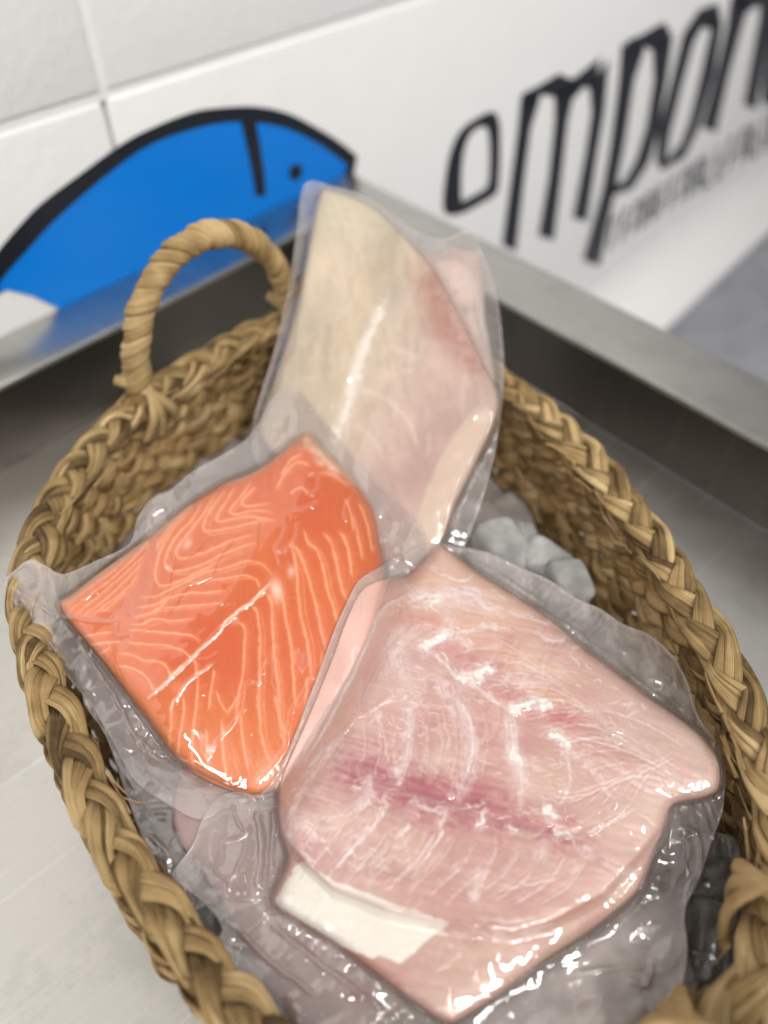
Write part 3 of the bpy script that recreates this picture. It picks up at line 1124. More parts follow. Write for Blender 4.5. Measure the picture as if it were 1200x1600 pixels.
def ice_cube(px, py, z, size, label, rot, group="ice cubes in the basket"):
    bm = bmesh.new()
    bmesh.ops.create_cube(bm, size=1.0)
    bmesh.ops.subdivide_edges(bm, edges=bm.edges, cuts=7, use_grid_fill=True)
    rr = random.Random(int(px * 7 + py))
    ox = rr.random() * 50
    for v in bm.verts:
        c = v.co
        l = (abs(c.x * 2) ** 5 + abs(c.y * 2) ** 5 + abs(c.z * 2) ** 5) ** 0.2
        c2 = c / max(l, 1e-6) * max(abs(c.x * 2), abs(c.y * 2), abs(c.z * 2))
        k = 1 + 0.13 * (float(fbm(c.x * 2 + ox, c.y * 2 + c.z * 1.7, 2, 3)) - 0.5)
        v.co = Vector((c2.x * size[0], c2.y * size[1], c2.z * size[2])) * k
    me = bpy.data.meshes.new("ice_cube")
    bm.to_mesh(me)
    bm.free()
    me.materials.append(ICE if px < 1000 and py < 1000 else ICE_CLEAR)
    for p in me.polygons:
        p.use_smooth = True
    o = bpy.data.objects.new("ice_cube", me)
    COL.objects.link(o)
    o.location = at_z([px, py], z)[0]
    o.rotation_euler = rot
    tag(o, label, "ice cube", group)
    return o


ice_cube(778, 862, 0.066, (0.024, 0.030, 0.024), "large frosted ice cube below the upright white fillet, beside the basket's far wall", (0.3, 0.2, 0.5))
ice_cube(845, 880, 0.062, (0.020, 0.026, 0.022), "darker ice cube second along the far right wall of the basket", (0.6, -0.3, 1.1))
ice_cube(885, 915, 0.064, (0.020, 0.022, 0.022), "squared ice cube at the top edge of the large pack, against the right wall", (0.2, 0.1, 0.25))
ice_cube(1115, 1340, 0.070, (0.016, 0.016, 0.014), "clear ice cube just below the fillet's right tip, by the right wall", (0.4, 0.5, 0.2))
ice_cube(1112, 1400, 0.066, (0.015, 0.017, 0.014), "middle clear ice cube between the large pack and the right basket wall", (0.9, 0.2, 0.9))
ice_cube(1112, 1475, 0.068, (0.019, 0.026, 0.016), "big oval clear ice cube low on the right, nearest the second handle", (0.1, 0.3, -0.25))
rI_ = random.Random(4)
for px_, py_, z_, lb in ((742, 835, .070, "small frosted ice piece at the foot of the upright fillet pack"), (818, 838, .068, "small frosted ice piece resting behind the two largest cubes"),
                         (905, 950, .062, "small frosted ice piece lowest along the far right wall"), (1128, 1368, .074, "small clear ice chip touching the right wall, between two clear cubes"),
                         (1130, 1440, .072, "small clear ice chip on the right wall, just above the big oval cube")):
    ice_cube(px_, py_, z_, (rI_.uniform(.009, .013), rI_.uniform(.010, .014), rI_.uniform(.008, .011)), lb, (rI_.random(), rI_.random(), rI_.random()))
ice_cube(1085, 1535, 0.064, (0.015, 0.017, 0.014), "small clear ice cube below the big oval one at lower right", (0.5, 0.9, 0.4))
ice_cube(312, 1462, 0.066, (0.019, 0.022, 0.016), "dark wet ice cube in the gap left of the large pack's edge", (0.3, 0.4, 0.3))
ice_cube(468, 1600, 0.060, (0.016, 0.020, 0.016), "ice cube under clear film at the bottom edge of the picture", (0.3, 0.7, 1.0))

# ------------------------------------------------------------------ fish packs
GX = np.arange(-220, 1421, 4.0)
GY = np.arange(120, 1901, 4.0)
GXX, GYY = np.meshgrid(GX, GY)
GQ = np.stack([GXX.ravel(), GYY.ravel()], 1)
TOP = np.full(len(GQ), 1e3)          # how near the surfaces laid so far reach, for resting one pack on another


def top_at(q):
    fx = np.clip((q[:, 0] - GX[0]) / 4.0, 0, len(GX) - 1.001)
    fy = np.clip((q[:, 1] - GY[0]) / 4.0, 0, len(GY) - 1.001)
    i = fx.astype(int)
    j = fy.astype(int)
    a = fx - i
    b = fy - j
    G = TOP.reshape(len(GY), len(GX))
    return (G[j, i] * (1 - a) + G[j, i + 1] * a) * (1 - b) + (G[j + 1, i] * (1 - a) + G[j + 1, i + 1] * a) * b


def disc_grid(outline, step):
    """regular grid clipped to the outline, border vertices moved onto it"""
    O = np.asarray(outline, float)
    lo = O.min(0) - 2 * step
    hi = O.max(0) + 2 * step
    gx = np.arange(lo[0], hi[0], step)
    gy = np.arange(lo[1], hi[1], step)
    X, Y = np.meshgrid(gx, gy)
    q = np.stack([X.ravel(), Y.ravel()], 1)
    sd = poly_sdf(q, O)
    keep = (sd > -0.45 * step).reshape(X.shape)
    cell = keep[:-1, :-1] & keep[1:, :-1] & keep[:-1, 1:] & keep[1:, 1:]
    idx = np.arange(q.shape[0]).reshape(X.shape)
    F = np.stack([idx[:-1, :-1][cell], idx[:-1, 1:][cell], idx[1:, 1:][cell], idx[1:, :-1][cell]], -1)
    E = np.concatenate([F[:, [0, 1]], F[:, [1, 2]], F[:, [2, 3]], F[:, [3, 0]]])
    key = np.sort(E, 1)
    code = key[:, 0].astype(np.int64) * len(q) + key[:, 1]
    _, inv, cnt = np.unique(code, return_inverse=True, return_counts=True)
    be = E[cnt[inv] == 1]
    bv = np.unique(be)
    for _ in range(3):
        qb = q[bv]
        s0 = poly_sdf(qb, O)
        gxx = (poly_sdf(qb + [0.3, 0], O) - poly_sdf(qb - [0.3, 0], O)) / 0.6
        gyy = (poly_sdf(qb + [0, 0.3], O) - poly_sdf(qb - [0, 0.3], O)) / 0.6
        g2 = np.maximum(gxx ** 2 + gyy ** 2, 0.25)
        q[bv] = qb - np.stack([gxx, gyy], 1) * (s0 / g2)[:, None]
    used = np.unique(F)
    mp = np.full(len(q), -1)
    mp[used] = np.arange(len(used))
    return q[used], None, mp[F], mp[be]


GRAIN = [1.0]


class Layer:
    def __init__(s, plane, shift=0.0):
        s.n, s.d = plane
        s.d += shift

    def t(s, q, h):
        r = rays(q)
        return (s.d + h - CAM @ s.n) / (r @ s.n)

    def pts(s, q, t):
        return CAM + rays(q) * t[:, None]


def prof(d, R, p=2.2):
    x = np.clip(d / R, 0, 1)
    return (1 - (1 - x) ** p) ** (1 / p)


def solid_fillet(name, outline, layer, hfun, cfun, bottom, mtl, parent, n=1.5, eps=0.0009):
    """closed fillet: domed traced top, rounded underside"""
    q, r, F, bd = disc_grid(smooth_closed(outline, 4), n)
    sd = np.maximum(poly_sdf(q, smooth_closed(outline, 3)), 0)
    h = hfun(q, sd)
    t = np.minimum(layer.t(q, h), top_at(q) - eps)
    Vt = layer.pts(q, t)
    colr = cfun(q, sd)
    # underside: every 3rd sample
    base = layer.pts(q, np.maximum(layer.t(q, 0 * h), t))
    bt = bottom * prof(sd, 45.0)
    Vb = base - layer.n * (bt[:, None])
    bset = np.zeros(len(q), bool)
    bset[bd.ravel()] = True
    Vb[bset] = Vt[bset] - layer.n * 0.0002
    nv = len(Vt)
    V = np.vstack([Vt, Vb])
    side = [[b, a, a + nv, b + nv] for a, b in bd.tolist()]
    Fa = F.tolist() + (F[:, ::-1] + nv).tolist() + side
    o = new_mesh(name, V, Fa, mtl, parent, True, {'flesh': np.vstack([colr, colr])})
    bm = bmesh.new()
    bm.from_mesh(o.data)
    bmesh.ops.recalc_face_normals(bm, faces=bm.faces)
    bm.to_mesh(o.data)
    bm.free()
    return o


def film_bag(name, outline, fish_outline, layer, hfun, mtl, parent, creases=(), n=2.0, thick=0.006, haze_in=0.03, haze_out=0.12,
             flange_wave=0.0022, skirt=30.0, seed=0, folds=(), eps=0.0008, wr=0.00035, update=True, hazefun=None, dents=()):
    out_s = smooth_closed(outline, 4)
    q, r, F, bd = disc_grid(out_s, n)
    fs = smooth_closed(fish_outline, 3)

    def height(q, detail=True):
        GRAIN[0] = 0.0
        sd = poly_sdf(q, fs)
        h = np.where(sd > -6, hfun(q, np.maximum(sd + 6, 0)), 0)
        GRAIN[0] = 1.0
        e = np.exp(np.minimum(sd, 0) / skirt)
        outside = 1 - sstep(-2, 16, sd)
        h = np.maximum(h, 0.0018 * e)
        wave = (fbm(q[:, 0] / 110 + seed, q[:, 1] / 110, seed, 2) - 0.5) * 2
        w2 = np.abs(fbm(q[:, 0] / 75 + seed, q[:, 1] / 120, seed + 5, 1) - 0.5) * 2
        far = sstep(0, 40, -sd)
        rc = np.random.RandomState(seed + 3)
        cr_ = 0
        for kk in range(7):
            an_ = rc.uniform(0, math.pi)
            wl = rc.uniform(45, 150)
            ph_ = (q[:, 0] * math.cos(an_) + q[:, 1] * math.sin(an_)) / wl + rc.rand() * 9 + 0.4 * vnoise(q[:, 0] / 160, q[:, 1] / 160, seed + kk + 50)
            tri = np.abs((ph_ % 1.0) * 2 - 1)
            tri = np.sqrt(tri * tri + 0.0012)
            cr_ = cr_ + (tri - 0.5) * wl / 100 * (0.3 + 1.2 * sstep(0.35, 0.7, vnoise(q[:, 0] / 90, q[:, 1] / 90, seed + kk + 70)))
        h = h + far * flange_wave * (1.0 * wave + 0.22 * cr_) + (1 - far) * wr * 0.28 * cr_
        if detail:
            ring = np.vstack([fs, fs[:1]])
            dR_, pR_ = line_dist(q, ring, 75)
            Lr = np.sum(np.linalg.norm(np.diff(ring, axis=0), axis=1))
            sR = pR_ * Lr
            sW = sR + 9 * (vnoise(q[:, 0] / 30, q[:, 1] / 30, seed + 91) - 0.5)
            lam = 15 + 0 * sR
            tr_ = 1 - np.abs(((sW / lam + 2.5 * vnoise(sR / 70, sR * 0, seed + 93)) % 1.0) * 2 - 1)
            msk = sstep(0.40, 0.72, vnoise(sR / 55, sR * 0 + 3.3, seed + 95))
            h = h + 0.00075 * msk * tr_ ** 2 * sstep(2, -8, sd) * np.exp(-np.maximum(-sd - 12, 0) / 22.0)
            h = h + 0.00016 * msk * tr_ ** 2 * sstep(0, 6, sd) * np.exp(-np.maximum(sd - 8, 0) / 22.0)
            w = np.abs(fbm(q[:, 0] / 70 + 2 * seed, q[:, 1] / 70, seed + 8, 2) - 0.5) * 6
            mk_ = sstep(0.5, 0.75, fbm(q[:, 0] / 60, q[:, 1] / 60, seed + 17, 2))
            h = h + wr * np.clip(1 - w * 1.6, 0, 1) ** 2 * mk_ + wr * 0.3 * (fbm(q[:, 0] / 26, q[:, 1] / 26, seed + 9, 2) - 0.5)
            jx = (fbm(q[:, 0] / 14, q[:, 1] / 14, seed + 21, 2) - 0.5) * 5
            jy = (fbm(q[:, 0] / 14, q[:, 1] / 14, seed + 27, 2) - 0.5) * 5
            qj = q + np.stack([jx, jy], 1)
            for cr in creases:
                pts, amp, wd = cr
                d_, p_ = line_dist(qj, smooth_open(pts, 3), wd * 4)
                tp = np.clip(np.minimum(p_, 1 - p_) * 8, 0.15, 1)
                h = h + 0.80 * amp * tp * np.exp(-(d_ / (wd * 0.9)) ** 2)
        return h, sd

    h, sd = height(q)
    edge = poly_sdf(q, out_s)
    curl = np.exp(-np.maximum(edge, 0) / 6.0)
    t0 = layer.t(q, h + 0.0006)
    t = np.minimum(t0, top_at(q) - eps)
    Vt = layer.pts(q, t)
    hb = np.where(sd > 0, thick * prof(np.maximum(sd, 0), 40) + 0.0006, 0.0004)
    base = layer.pts(q, np.maximum(layer.t(q, 0 * h), t))
    Vb = np.where((sd > 0)[:, None], base, Vt) - layer.n * hb[:, None]
    Vb = Vb - layer.n * (0.0006 * (vnoise(q[:, 0] / 30, q[:, 1] / 30, seed + 40)[:, None])) * (sd < 0)[:, None]
    hz = np.where(sd > 0, haze_in, haze_out) * (0.75 + 0.5 * fbm(q[:, 0] / 60, q[:, 1] / 60, seed + 31, 3))
    hz = haze_in + (haze_out - haze_in) * sstep(4, -10, sd) * (0.7 + 0.6 * fbm(q[:, 0] / 60, q[:, 1] / 60, seed + 31, 3))
    hz = hz + 0.22 * np.exp(-np.maximum(edge, 0) / 1.6)
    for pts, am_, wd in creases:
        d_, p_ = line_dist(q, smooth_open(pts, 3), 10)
        hz = hz + 0.09 * np.exp(-(d_ / 1.8) ** 2)  # milky lines on the creases: their glints painted into the haze
    for pts, wd, am in folds:
        pl = np.asarray(pts, float)
        d_ = poly_sdf(q, smooth_closed(pl, 3))
        hz = hz + am * sstep(-1.5, 1.5, d_) + am * 0.8 * np.exp(-(d_ / 1.6) ** 2)
    if hazefun is not None:
        hz = hz + hazefun(q, sd)
    hz = np.clip(hz, 0, 0.9)
    nv = len(Vt)
    bset = np.zeros(nv, bool)
    bset[bd.ravel()] = True
    Vb[bset] = Vt[bset] - layer.n * 0.00015
    side = [[b, a, a + nv, b + nv] for a, b in bd.tolist()]
    Fa = F.tolist() + (F[:, ::-1] + nv).tolist() + side
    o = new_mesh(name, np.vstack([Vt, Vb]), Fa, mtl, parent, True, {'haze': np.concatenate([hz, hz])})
    if update:
        global TOP
        m_ = poly_sdf(GQ, out_s) > -6
        hg, _ = height(GQ[m_], False)
        tg = layer.t(GQ[m_], hg + 0.0008)
        TOP[m_] = np.minimum(TOP[m_], tg)
        G = TOP.reshape(len(GY), len(GX))
    return o


def paint(col, q, pts, w, c, a, soft=1.0, jit=1.2, seed=0, taper=True):
    pl = smooth_open(pts, 4) if len(pts) > 2 else np.asarray(pts, float)
    jx = (vnoise(q[:, 0] / 9, q[:, 1] / 9, seed + 60) - 0.5) * 2 * jit + (vnoise(q[:, 0] / 3.5, q[:, 1] / 3.5, seed + 63) - 0.5) * jit
    jy = (vnoise(q[:, 0] / 9, q[:, 1] / 9, seed + 70) - 0.5) * 2 * jit + (vnoise(q[:, 0] / 3.5, q[:, 1] / 3.5, seed + 73) - 0.5) * jit
    d, p = line_dist(q + np.stack([jx, jy], 1), pl, w * 3 + 4)
    m = np.exp(-(d / w) ** 2 * soft)
    if taper:
        m = m * np.clip(np.minimum(p, 1 - p) * 7 + 0.25, 0, 1)
    br = 0.6 + 0.8 * vnoise(q[:, 0] / 7, q[:, 1] / 7, seed + 80)
    m = np.clip(m * a * br, 0, 1)[:, None]
    return col * (1 - m) + np.asarray(c) * m


def blob(col, q, x, y, rx, ry, ang, c, a, streak=None, seed=0):
    ca, sa = math.cos(ang), math.sin(ang)
    dx = q[:, 0] - x
    dy = q[:, 1] - y
    u = (dx * ca + dy * sa) / rx
    v = (-dx * sa + dy * ca) / ry
    m = np.exp(-(u * u + v * v))
    if streak:
        s = fbm((dx * math.cos(streak) + dy * math.sin(streak)) / 45, (-dx * math.sin(streak) + dy * math.cos(streak)) / 5, seed + 90, 3)
        m = m * np.clip(0.2 + 1.6 * s, 0, 1.4)
    m = np.clip(m * a, 0, 1)[:, None]
    return col * (1 - m) + np.asarray(c) * m


def fibre(q, ang, lw, lc, seed):
    """stretched noise in direction ang (array or float)"""
    ca, sa = np.cos(ang), np.sin(ang)
    u = q[:, 0] * ca + q[:, 1] * sa
    v = -q[:, 0] * sa + q[:, 1] * ca
    return fbm(u / lw, v / lc, seed, 3)


# ---- 1. far white fillet pack, leaning on the far rim
NB = np.array([0, -math.sin(math.radians(21)), math.cos(math.radians(21))])
LB = Layer((NB, float(NB @ np.array([0, 0.243, 0.083]))))
back_out = [(514, 296), (579, 319), (627, 362), (676, 415), (717, 488), (757, 568), (779, 616), (775, 655), (745, 722), (712, 790), (690, 850), (660, 905), (600, 890),
            (520, 830), (450, 740), (405, 680), (412, 640), (424, 605), (453, 512), (472, 433), (486, 360), (498, 305)]
back_film = [(476, 288), (520, 291), (570, 306), (618, 338), (660, 365), (693, 374), (720, 362), (739, 364), (752, 390), (768, 430), (779, 477), (787, 559), (784, 636),
             (768, 730), (740, 819), (705, 890), (640, 930), (560, 890), (480, 820), (400, 720), (396, 660), (408, 612), (425, 560), (440, 500), (452, 440), (463, 370)]


def h_back(q, sd):
    # gentle dome with a groove along the backbone and a separate belly flap on the right
    spine = np.interp(q[:, 1], [300, 455, 530, 610, 700, 900], [640, 606, 575, 548, 520, 470])
    g = np.exp(-((q[:, 0] - spine) / 10) ** 2)
    flap_d = q[:, 0] - np.interp(q[:, 1], [560, 620, 655, 700, 760, 830, 900], [790, 760, 726, 695, 668, 642, 620])
    f = sstep(-3, 6, flap_d) * sstep(600, 640, q[:, 1])
    return 0.013 * (0.5 * prof(sd, 12) + 0.5 * prof(sd, 90)) - 0.0012 * g + 0.0012 * f + 0.0045 * (fbm(q[:, 0] / 50, q[:, 1] / 80, 3, 3) - 0.5) * sstep(0, 25, sd)


def c_back(q, sd):
    n1 = fbm(q[:, 0] / 60, q[:, 1] / 110, 51, 4)
    base = lin(204, 182, 146)
    col = np.tile(base, (len(q), 1)) * (0.66 + 0.68 * n1)[:, None]
    spine = np.interp(q[:, 1], [300, 455, 530, 610, 700, 900], [640, 606, 575, 548, 520, 470])
    right = sstep(-30, 130, q[:, 0] - spine)[:, None]
    col = col * (1 - right) + (lin(216, 182, 162) * (0.68 + 0.64 * fbm(q[:, 0] / 40, q[:, 1] / 40, 55, 4))[:, None]) * right
    top = sstep(420, 300, q[:, 1])[:, None]
    col = col * (1 - 0.6 * top) + lin(214, 205, 165) * 0.6 * top
    lo = (sstep(520, 760, q[:, 1]) * sstep(-20, 40, q[:, 0] - spine))[:, None]
    col = col * (1 - 0.45 * lo) + lin(190, 145, 132) * 0.45 * lo
    fb = fibre(q, 1.25, 60, 6, 57)
    col = col * (0.92 + 0.16 * fb)[:, None]
    red = lin(178, 98, 76)
    col = paint(col, q, [(655, 410), (680, 455), (700, 500), (725, 545), (750, 590)], 22, red, 0.60, seed=1, jit=4)
    col = blob(col, q, 685, 500, 22, 55, -0.35, red, 0.55)
    col = blob(col, q, 690, 640, 40, 60, 0.3, lin(185, 140, 125), 0.4)
    col = blob(col, q, 650, 740, 30, 60, 0.4, lin(172, 120, 110), 0.5)
    wh = lin(244, 234, 218)
    col = paint(col, q, [(604, 462), (590, 495), (574, 528), (563, 560), (549, 605), (540, 645), (526, 680), (512, 705)], 8, wh, 0.75, seed=2, jit=3)
    col = paint(col, q, [(574, 528), (560, 575), (548, 620)], 8, wh, 0.6, seed=3, jit=4)
    for p_, w_, a_ in (([(590, 540), (620, 545), (650, 560)], 3, .35), ([(560, 610), (600, 620), (640, 660), (650, 700)], 4, .35), ([(545, 660), (580, 680), (600, 720)], 4, .3),
                       ([(700, 420), (715, 440), (735, 500)], 10, .5), ([(640, 470), (645, 520), (640, 600)], 6, .25)):
        col = paint(col, q, p_, w_, lin(240, 215, 190), a_, seed=5, jit=2)
    flap_d = q[:, 0] - np.interp(q[:, 1], [560, 620, 655, 700, 760, 830, 900], [790, 760, 726, 695, 668, 642, 620])
    f = (sstep(-2, 4, flap_d) * sstep(625, 660, q[:, 1]))[:, None]
    f = f * 0.7
    col = col * (1 - f) + lin(222, 192, 160) * f
    g_ = col.mean(1, keepdims=True)
    return np.clip((g_ + (col - g_) * 0.74) * 0.95, 0, 1)


pack_back = thing("fish_pack", "tan and pink fish fillet in clear film leaning against the back of the basket", "fish pack", group="vacuum packed fish in the basket")
solid_fillet("fillet", back_out, LB, h_back, c_back, 0.006, FLESH_W, pack_back, n=2.2)
second = [(640, 392), (680, 396), (720, 388), (748, 400), (756, 445), (757, 500), (768, 560), (772, 600), (740, 590), (700, 520), (660, 440)]
LB2 = Layer((NB, float(NB @ np.array([0, 0.243, 0.083])) - 0.004))
so = solid_fillet("fillet", second, LB2, lambda q, sd: 0.0055 * prof(sd, 22), lambda q, sd: np.clip(np.tile(lin(204, 182, 172), (len(q), 1)) * (0.85 + 0.3 * fbm(q[:, 0] / 22, q[:, 1] / 30, 5, 3))[:, None], 0, 1), 0.003, FLESH_W, pack_back, n=2.5)
so['label'] = "pale pink second fillet showing at the right of the pack"
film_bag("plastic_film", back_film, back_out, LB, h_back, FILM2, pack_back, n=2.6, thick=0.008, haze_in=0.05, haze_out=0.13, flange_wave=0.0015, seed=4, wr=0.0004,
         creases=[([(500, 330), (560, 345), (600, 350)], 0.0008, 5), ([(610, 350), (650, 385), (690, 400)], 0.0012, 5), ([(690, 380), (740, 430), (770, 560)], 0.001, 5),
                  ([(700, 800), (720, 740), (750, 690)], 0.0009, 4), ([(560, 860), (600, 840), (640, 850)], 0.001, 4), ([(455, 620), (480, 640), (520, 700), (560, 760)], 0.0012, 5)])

# ---- 2. lower pack mostly hidden beneath the others
LU = Layer(plane3((150, 1130, .086), (600, 1150, .066), (400, 1650, .080)))
under_fish = [(300, 1180), (400, 1250), (560, 1300), (700, 1400), (640, 1560), (520, 1640), (430, 1560), (340, 1400), (270, 1290)]
under_film = [(128, 1085), (165, 1150), (195, 1235), (225, 1320), (250, 1385), (268, 1416), (300, 1423), (335, 1412), (352, 1440), (330, 1482), (326, 1500), (372, 1560), (440, 1640),
              (600, 1700), (800, 1700), (1000, 1640), (1060, 1560), (1076, 1440), (900, 1300), (600, 1150), (350, 1080), (200, 1060)]


def h_under(q, sd):
    return 0.004 * prof(sd, 60)


pack_u = thing("fish_pack", "dull mauve clear pack lying lowest, beneath the salmon pack and the large pack", "fish pack", group="vacuum packed fish in the basket")
solid_fillet("fillet", under_fish, LU, h_under, lambda q, sd: np.clip(np.tile(lin(150, 118, 112), (len(q), 1)) * (0.8 + 0.4 * fbm(q[:, 0] / 40, q[:, 1] / 40, 8, 4))[:, None], 0, 1), 0.006, FLESH_W, pack_u, n=4.0)
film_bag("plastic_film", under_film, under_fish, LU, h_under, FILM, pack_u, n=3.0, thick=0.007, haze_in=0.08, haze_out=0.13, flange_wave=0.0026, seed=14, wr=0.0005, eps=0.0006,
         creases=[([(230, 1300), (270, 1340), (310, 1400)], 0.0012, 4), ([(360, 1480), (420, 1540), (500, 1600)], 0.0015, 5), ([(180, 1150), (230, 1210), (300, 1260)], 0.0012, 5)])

# ---- 3. salmon pack
LS = Layer(plane3((95, 945, .101), (480, 690, .104), (390, 1240, .074)), 0.0)
sal_out = [(92, 945), (112, 928), (150, 898), (192, 868), (240, 832), (276, 802), (310, 778), (350, 754), (395, 736), (430, 712), (455, 690), (480, 677), (500, 698), (525, 722),
           (548, 746), (572, 778), (586, 808), (594, 850), (600, 890), (592, 940), (575, 1000), (552, 1070), (520, 1140), (480, 1200), (440, 1235), (398, 1246), (360, 1234), (312, 1212),
           (272, 1182), (235, 1132), (195, 1080), (150, 1022), (116, 982)]


def h_sal(q, sd):
    # crest running from the top tip down the middle, right-hand face turning away
    edge_r = q[:, 0] - np.interp(q[:, 1], [680, 740, 800, 900, 1000], [500, 532, 552, 570, 585])
    face = sstep(-10, 45, edge_r)
    crest_d, _ = line_dist(q, np.array([(470, 700), (500, 800), (440, 900), (360, 980), (280, 1090)], float), 400)
    return GRAIN[0] * 0.0005 * (fibre(q, 1.2, 90, 14, 312) - 0.5) * sstep(0, 20, sd) + 0.016 * (0.6 * prof(sd, 14) + 0.4 * prof(sd, 120)) + 0.0045 * np.exp(-(crest_d / 120) ** 2) * prof(sd, 120) - 0.002 * face


SAL_LINES = [
    # near triangle beside the left corner
    ([(95, 953), (130, 925), (175, 893), (205, 862), (225, 845)], 1.7), ([(105, 958), (140, 930), (180, 900), (215, 865), (230, 848)], 1.6),
    ([(118, 960), (150, 935), (190, 900), (222, 870)], 1.6), ([(130, 962), (160, 940), (195, 908), (222, 880)], 1.6), ([(145, 960), (170, 942), (200, 918), (215, 900)], 1.5),
    ([(88, 948), (120, 920), (160, 893), (200, 860), (232, 838)], 1.6), ([(158, 958), (180, 940), (196, 926)], 1.4),
    # nested curves
    ([(292, 798), (285, 808), (270, 828), (258, 848), (248, 868), (243, 895), (246, 912), (260, 915), (280, 908), (310, 895), (348, 872)], 1.7),
    ([(315, 785), (300, 812), (278, 835), (263, 860), (258, 882), (268, 891), (290, 890), (320, 880), (350, 865), (385, 852), (400, 849)], 1.8),
    ([(335, 775), (315, 808), (290, 838), (276, 860), (280, 872), (300, 870), (330, 859), (360, 845), (395, 836)], 1.8),
    ([(350, 768), (330, 795), (318, 820), (322, 830), (350, 827), (385, 819), (420, 812)], 1.7),
    ([(368, 760), (350, 788), (339, 806), (340, 815), (360, 812), (392, 808), (432, 814)], 1.7),
    ([(392, 752), (375, 778), (360, 796), (364, 803), (395, 798), (425, 800)], 1.6),
    ([(400, 760), (382, 778), (378, 788), (392, 791), (420, 786)], 1.5),
    ([(300, 790), (280, 808), (262, 832), (248, 855)], 1.3), ([(270, 815), (255, 835), (243, 860)], 1.4),
    ([(220, 932), (242, 932), (268, 920), (290, 910), (320, 895), (360, 885), (385, 876), (410, 882), (424, 897)], 1.4),
    ([(215, 949), (242, 945), (265, 934), (292, 927), (325, 926), (350, 922)], 1.6),
    ([(210, 964), (232, 958), (250, 950), (280, 948), (320, 945), (347, 942)], 1.5),
    ([(215, 964), (240, 957), (252, 946), (262, 936)], 1.3),
    ([(205, 976), (222, 975), (240, 967), (270, 970), (305, 966)], 1.5),
    ([(202, 985), (235, 986), (270, 990), (297, 992), (312, 1002)], 1.6),
    ([(200, 1004), (230, 1007), (260, 1009), (285, 1017), (305, 1037), (306, 1062)], 1.6),
    ([(180, 1020), (210, 1024), (225, 1032), (250, 1034), (262, 1045), (267, 1062)], 1.6),
    ([(185, 1040), (210, 1045), (232, 1062), (240, 1080)], 1.3), ([(130, 995), (150, 990), (175, 987)], 1.4), ([(130, 1009), (165, 1004), (190, 1003)], 1.4), ([(150, 1024), (172, 1012)], 1.3),
    ([(325, 908), (350, 904), (380, 899), (400, 905), (406, 920)], 1.4), ([(300, 912), (325, 906)], 1.3),
    # vertical flakes, right half
    ([(415, 922), (425, 945), (426, 980), (428, 1010), (431, 1040), (436, 1080), (438, 1130), (445, 1165)], 2.4),
    ([(440, 925), (445, 955), (451, 988), (456, 1020), (459, 1065), (462, 1105)], 2.2),
    ([(455, 850), (462, 880), (466, 925), (470, 962), (479, 998), (485, 1040), (486, 1060)], 2.4),
    ([(457, 850), (470, 868), (480, 895), (486, 917), (495, 950), (502, 985), (511, 1020)], 2.4),
    ([(475, 828), (480, 845), (495, 860), (505, 885), (512, 922), (522, 952), (528, 975)], 2.2),
    ([(505, 832), (517, 847), (527, 885), (532, 912), (542, 938)], 2.4), ([(530, 830), (542, 850), (547, 877), (550, 900)], 2.4),
    ([(552, 805), (560, 840), (566, 875)], 1.8), ([(562, 785), (574, 822), (582, 862)], 1.6), ([(540, 780), (548, 800), (552, 830)], 1.5),
    ([(391, 945), (402, 957), (406, 992), (406, 1040), (405, 1080), (407, 1130), (412, 1165), (422, 1190)], 2.2),
    ([(372, 972), (382, 982), (382, 1020), (379, 1055), (374, 1080), (368, 1130)], 2.0),
    ([(287, 1087), (287, 1117), (280, 1155), (277, 1184)], 1.8), ([(310, 1060), (307, 1100), (302, 1140), (300, 1175), (302, 1208)], 2.0),
    ([(335, 1047), (330, 1075), (326, 1110)], 1.8), ([(267, 1102), (267, 1140), (262, 1177)], 1.8), ([(347, 1125), (349, 1180), (356, 1225)], 2.2),
    ([(374, 1110), (380, 1160), (388, 1205)], 2.2), ([(402, 1085), (407, 1130)], 2.2), ([(429, 1085), (437, 1122), (446, 1148)], 2.4), ([(322, 1140), (325, 1185), (325, 1205)], 2.0),
    ([(337, 1080), (345, 1097), (355, 1112), (366, 1098), (377, 1082)], 1.6), ([(480, 1060), (478, 1100), (468, 1140)], 2.4), ([(505, 1020), (498, 1060), (488, 1110)], 2.4),
    ([(440, 742), (452, 722), (470, 708)], 1.5), ([(432, 765), (445, 740), (465, 722), (485, 728)], 1.5), ([(452, 772), (470, 762), (480, 770)], 1.3), ([(545, 760), (520, 742), (500, 738)], 1.6),
]


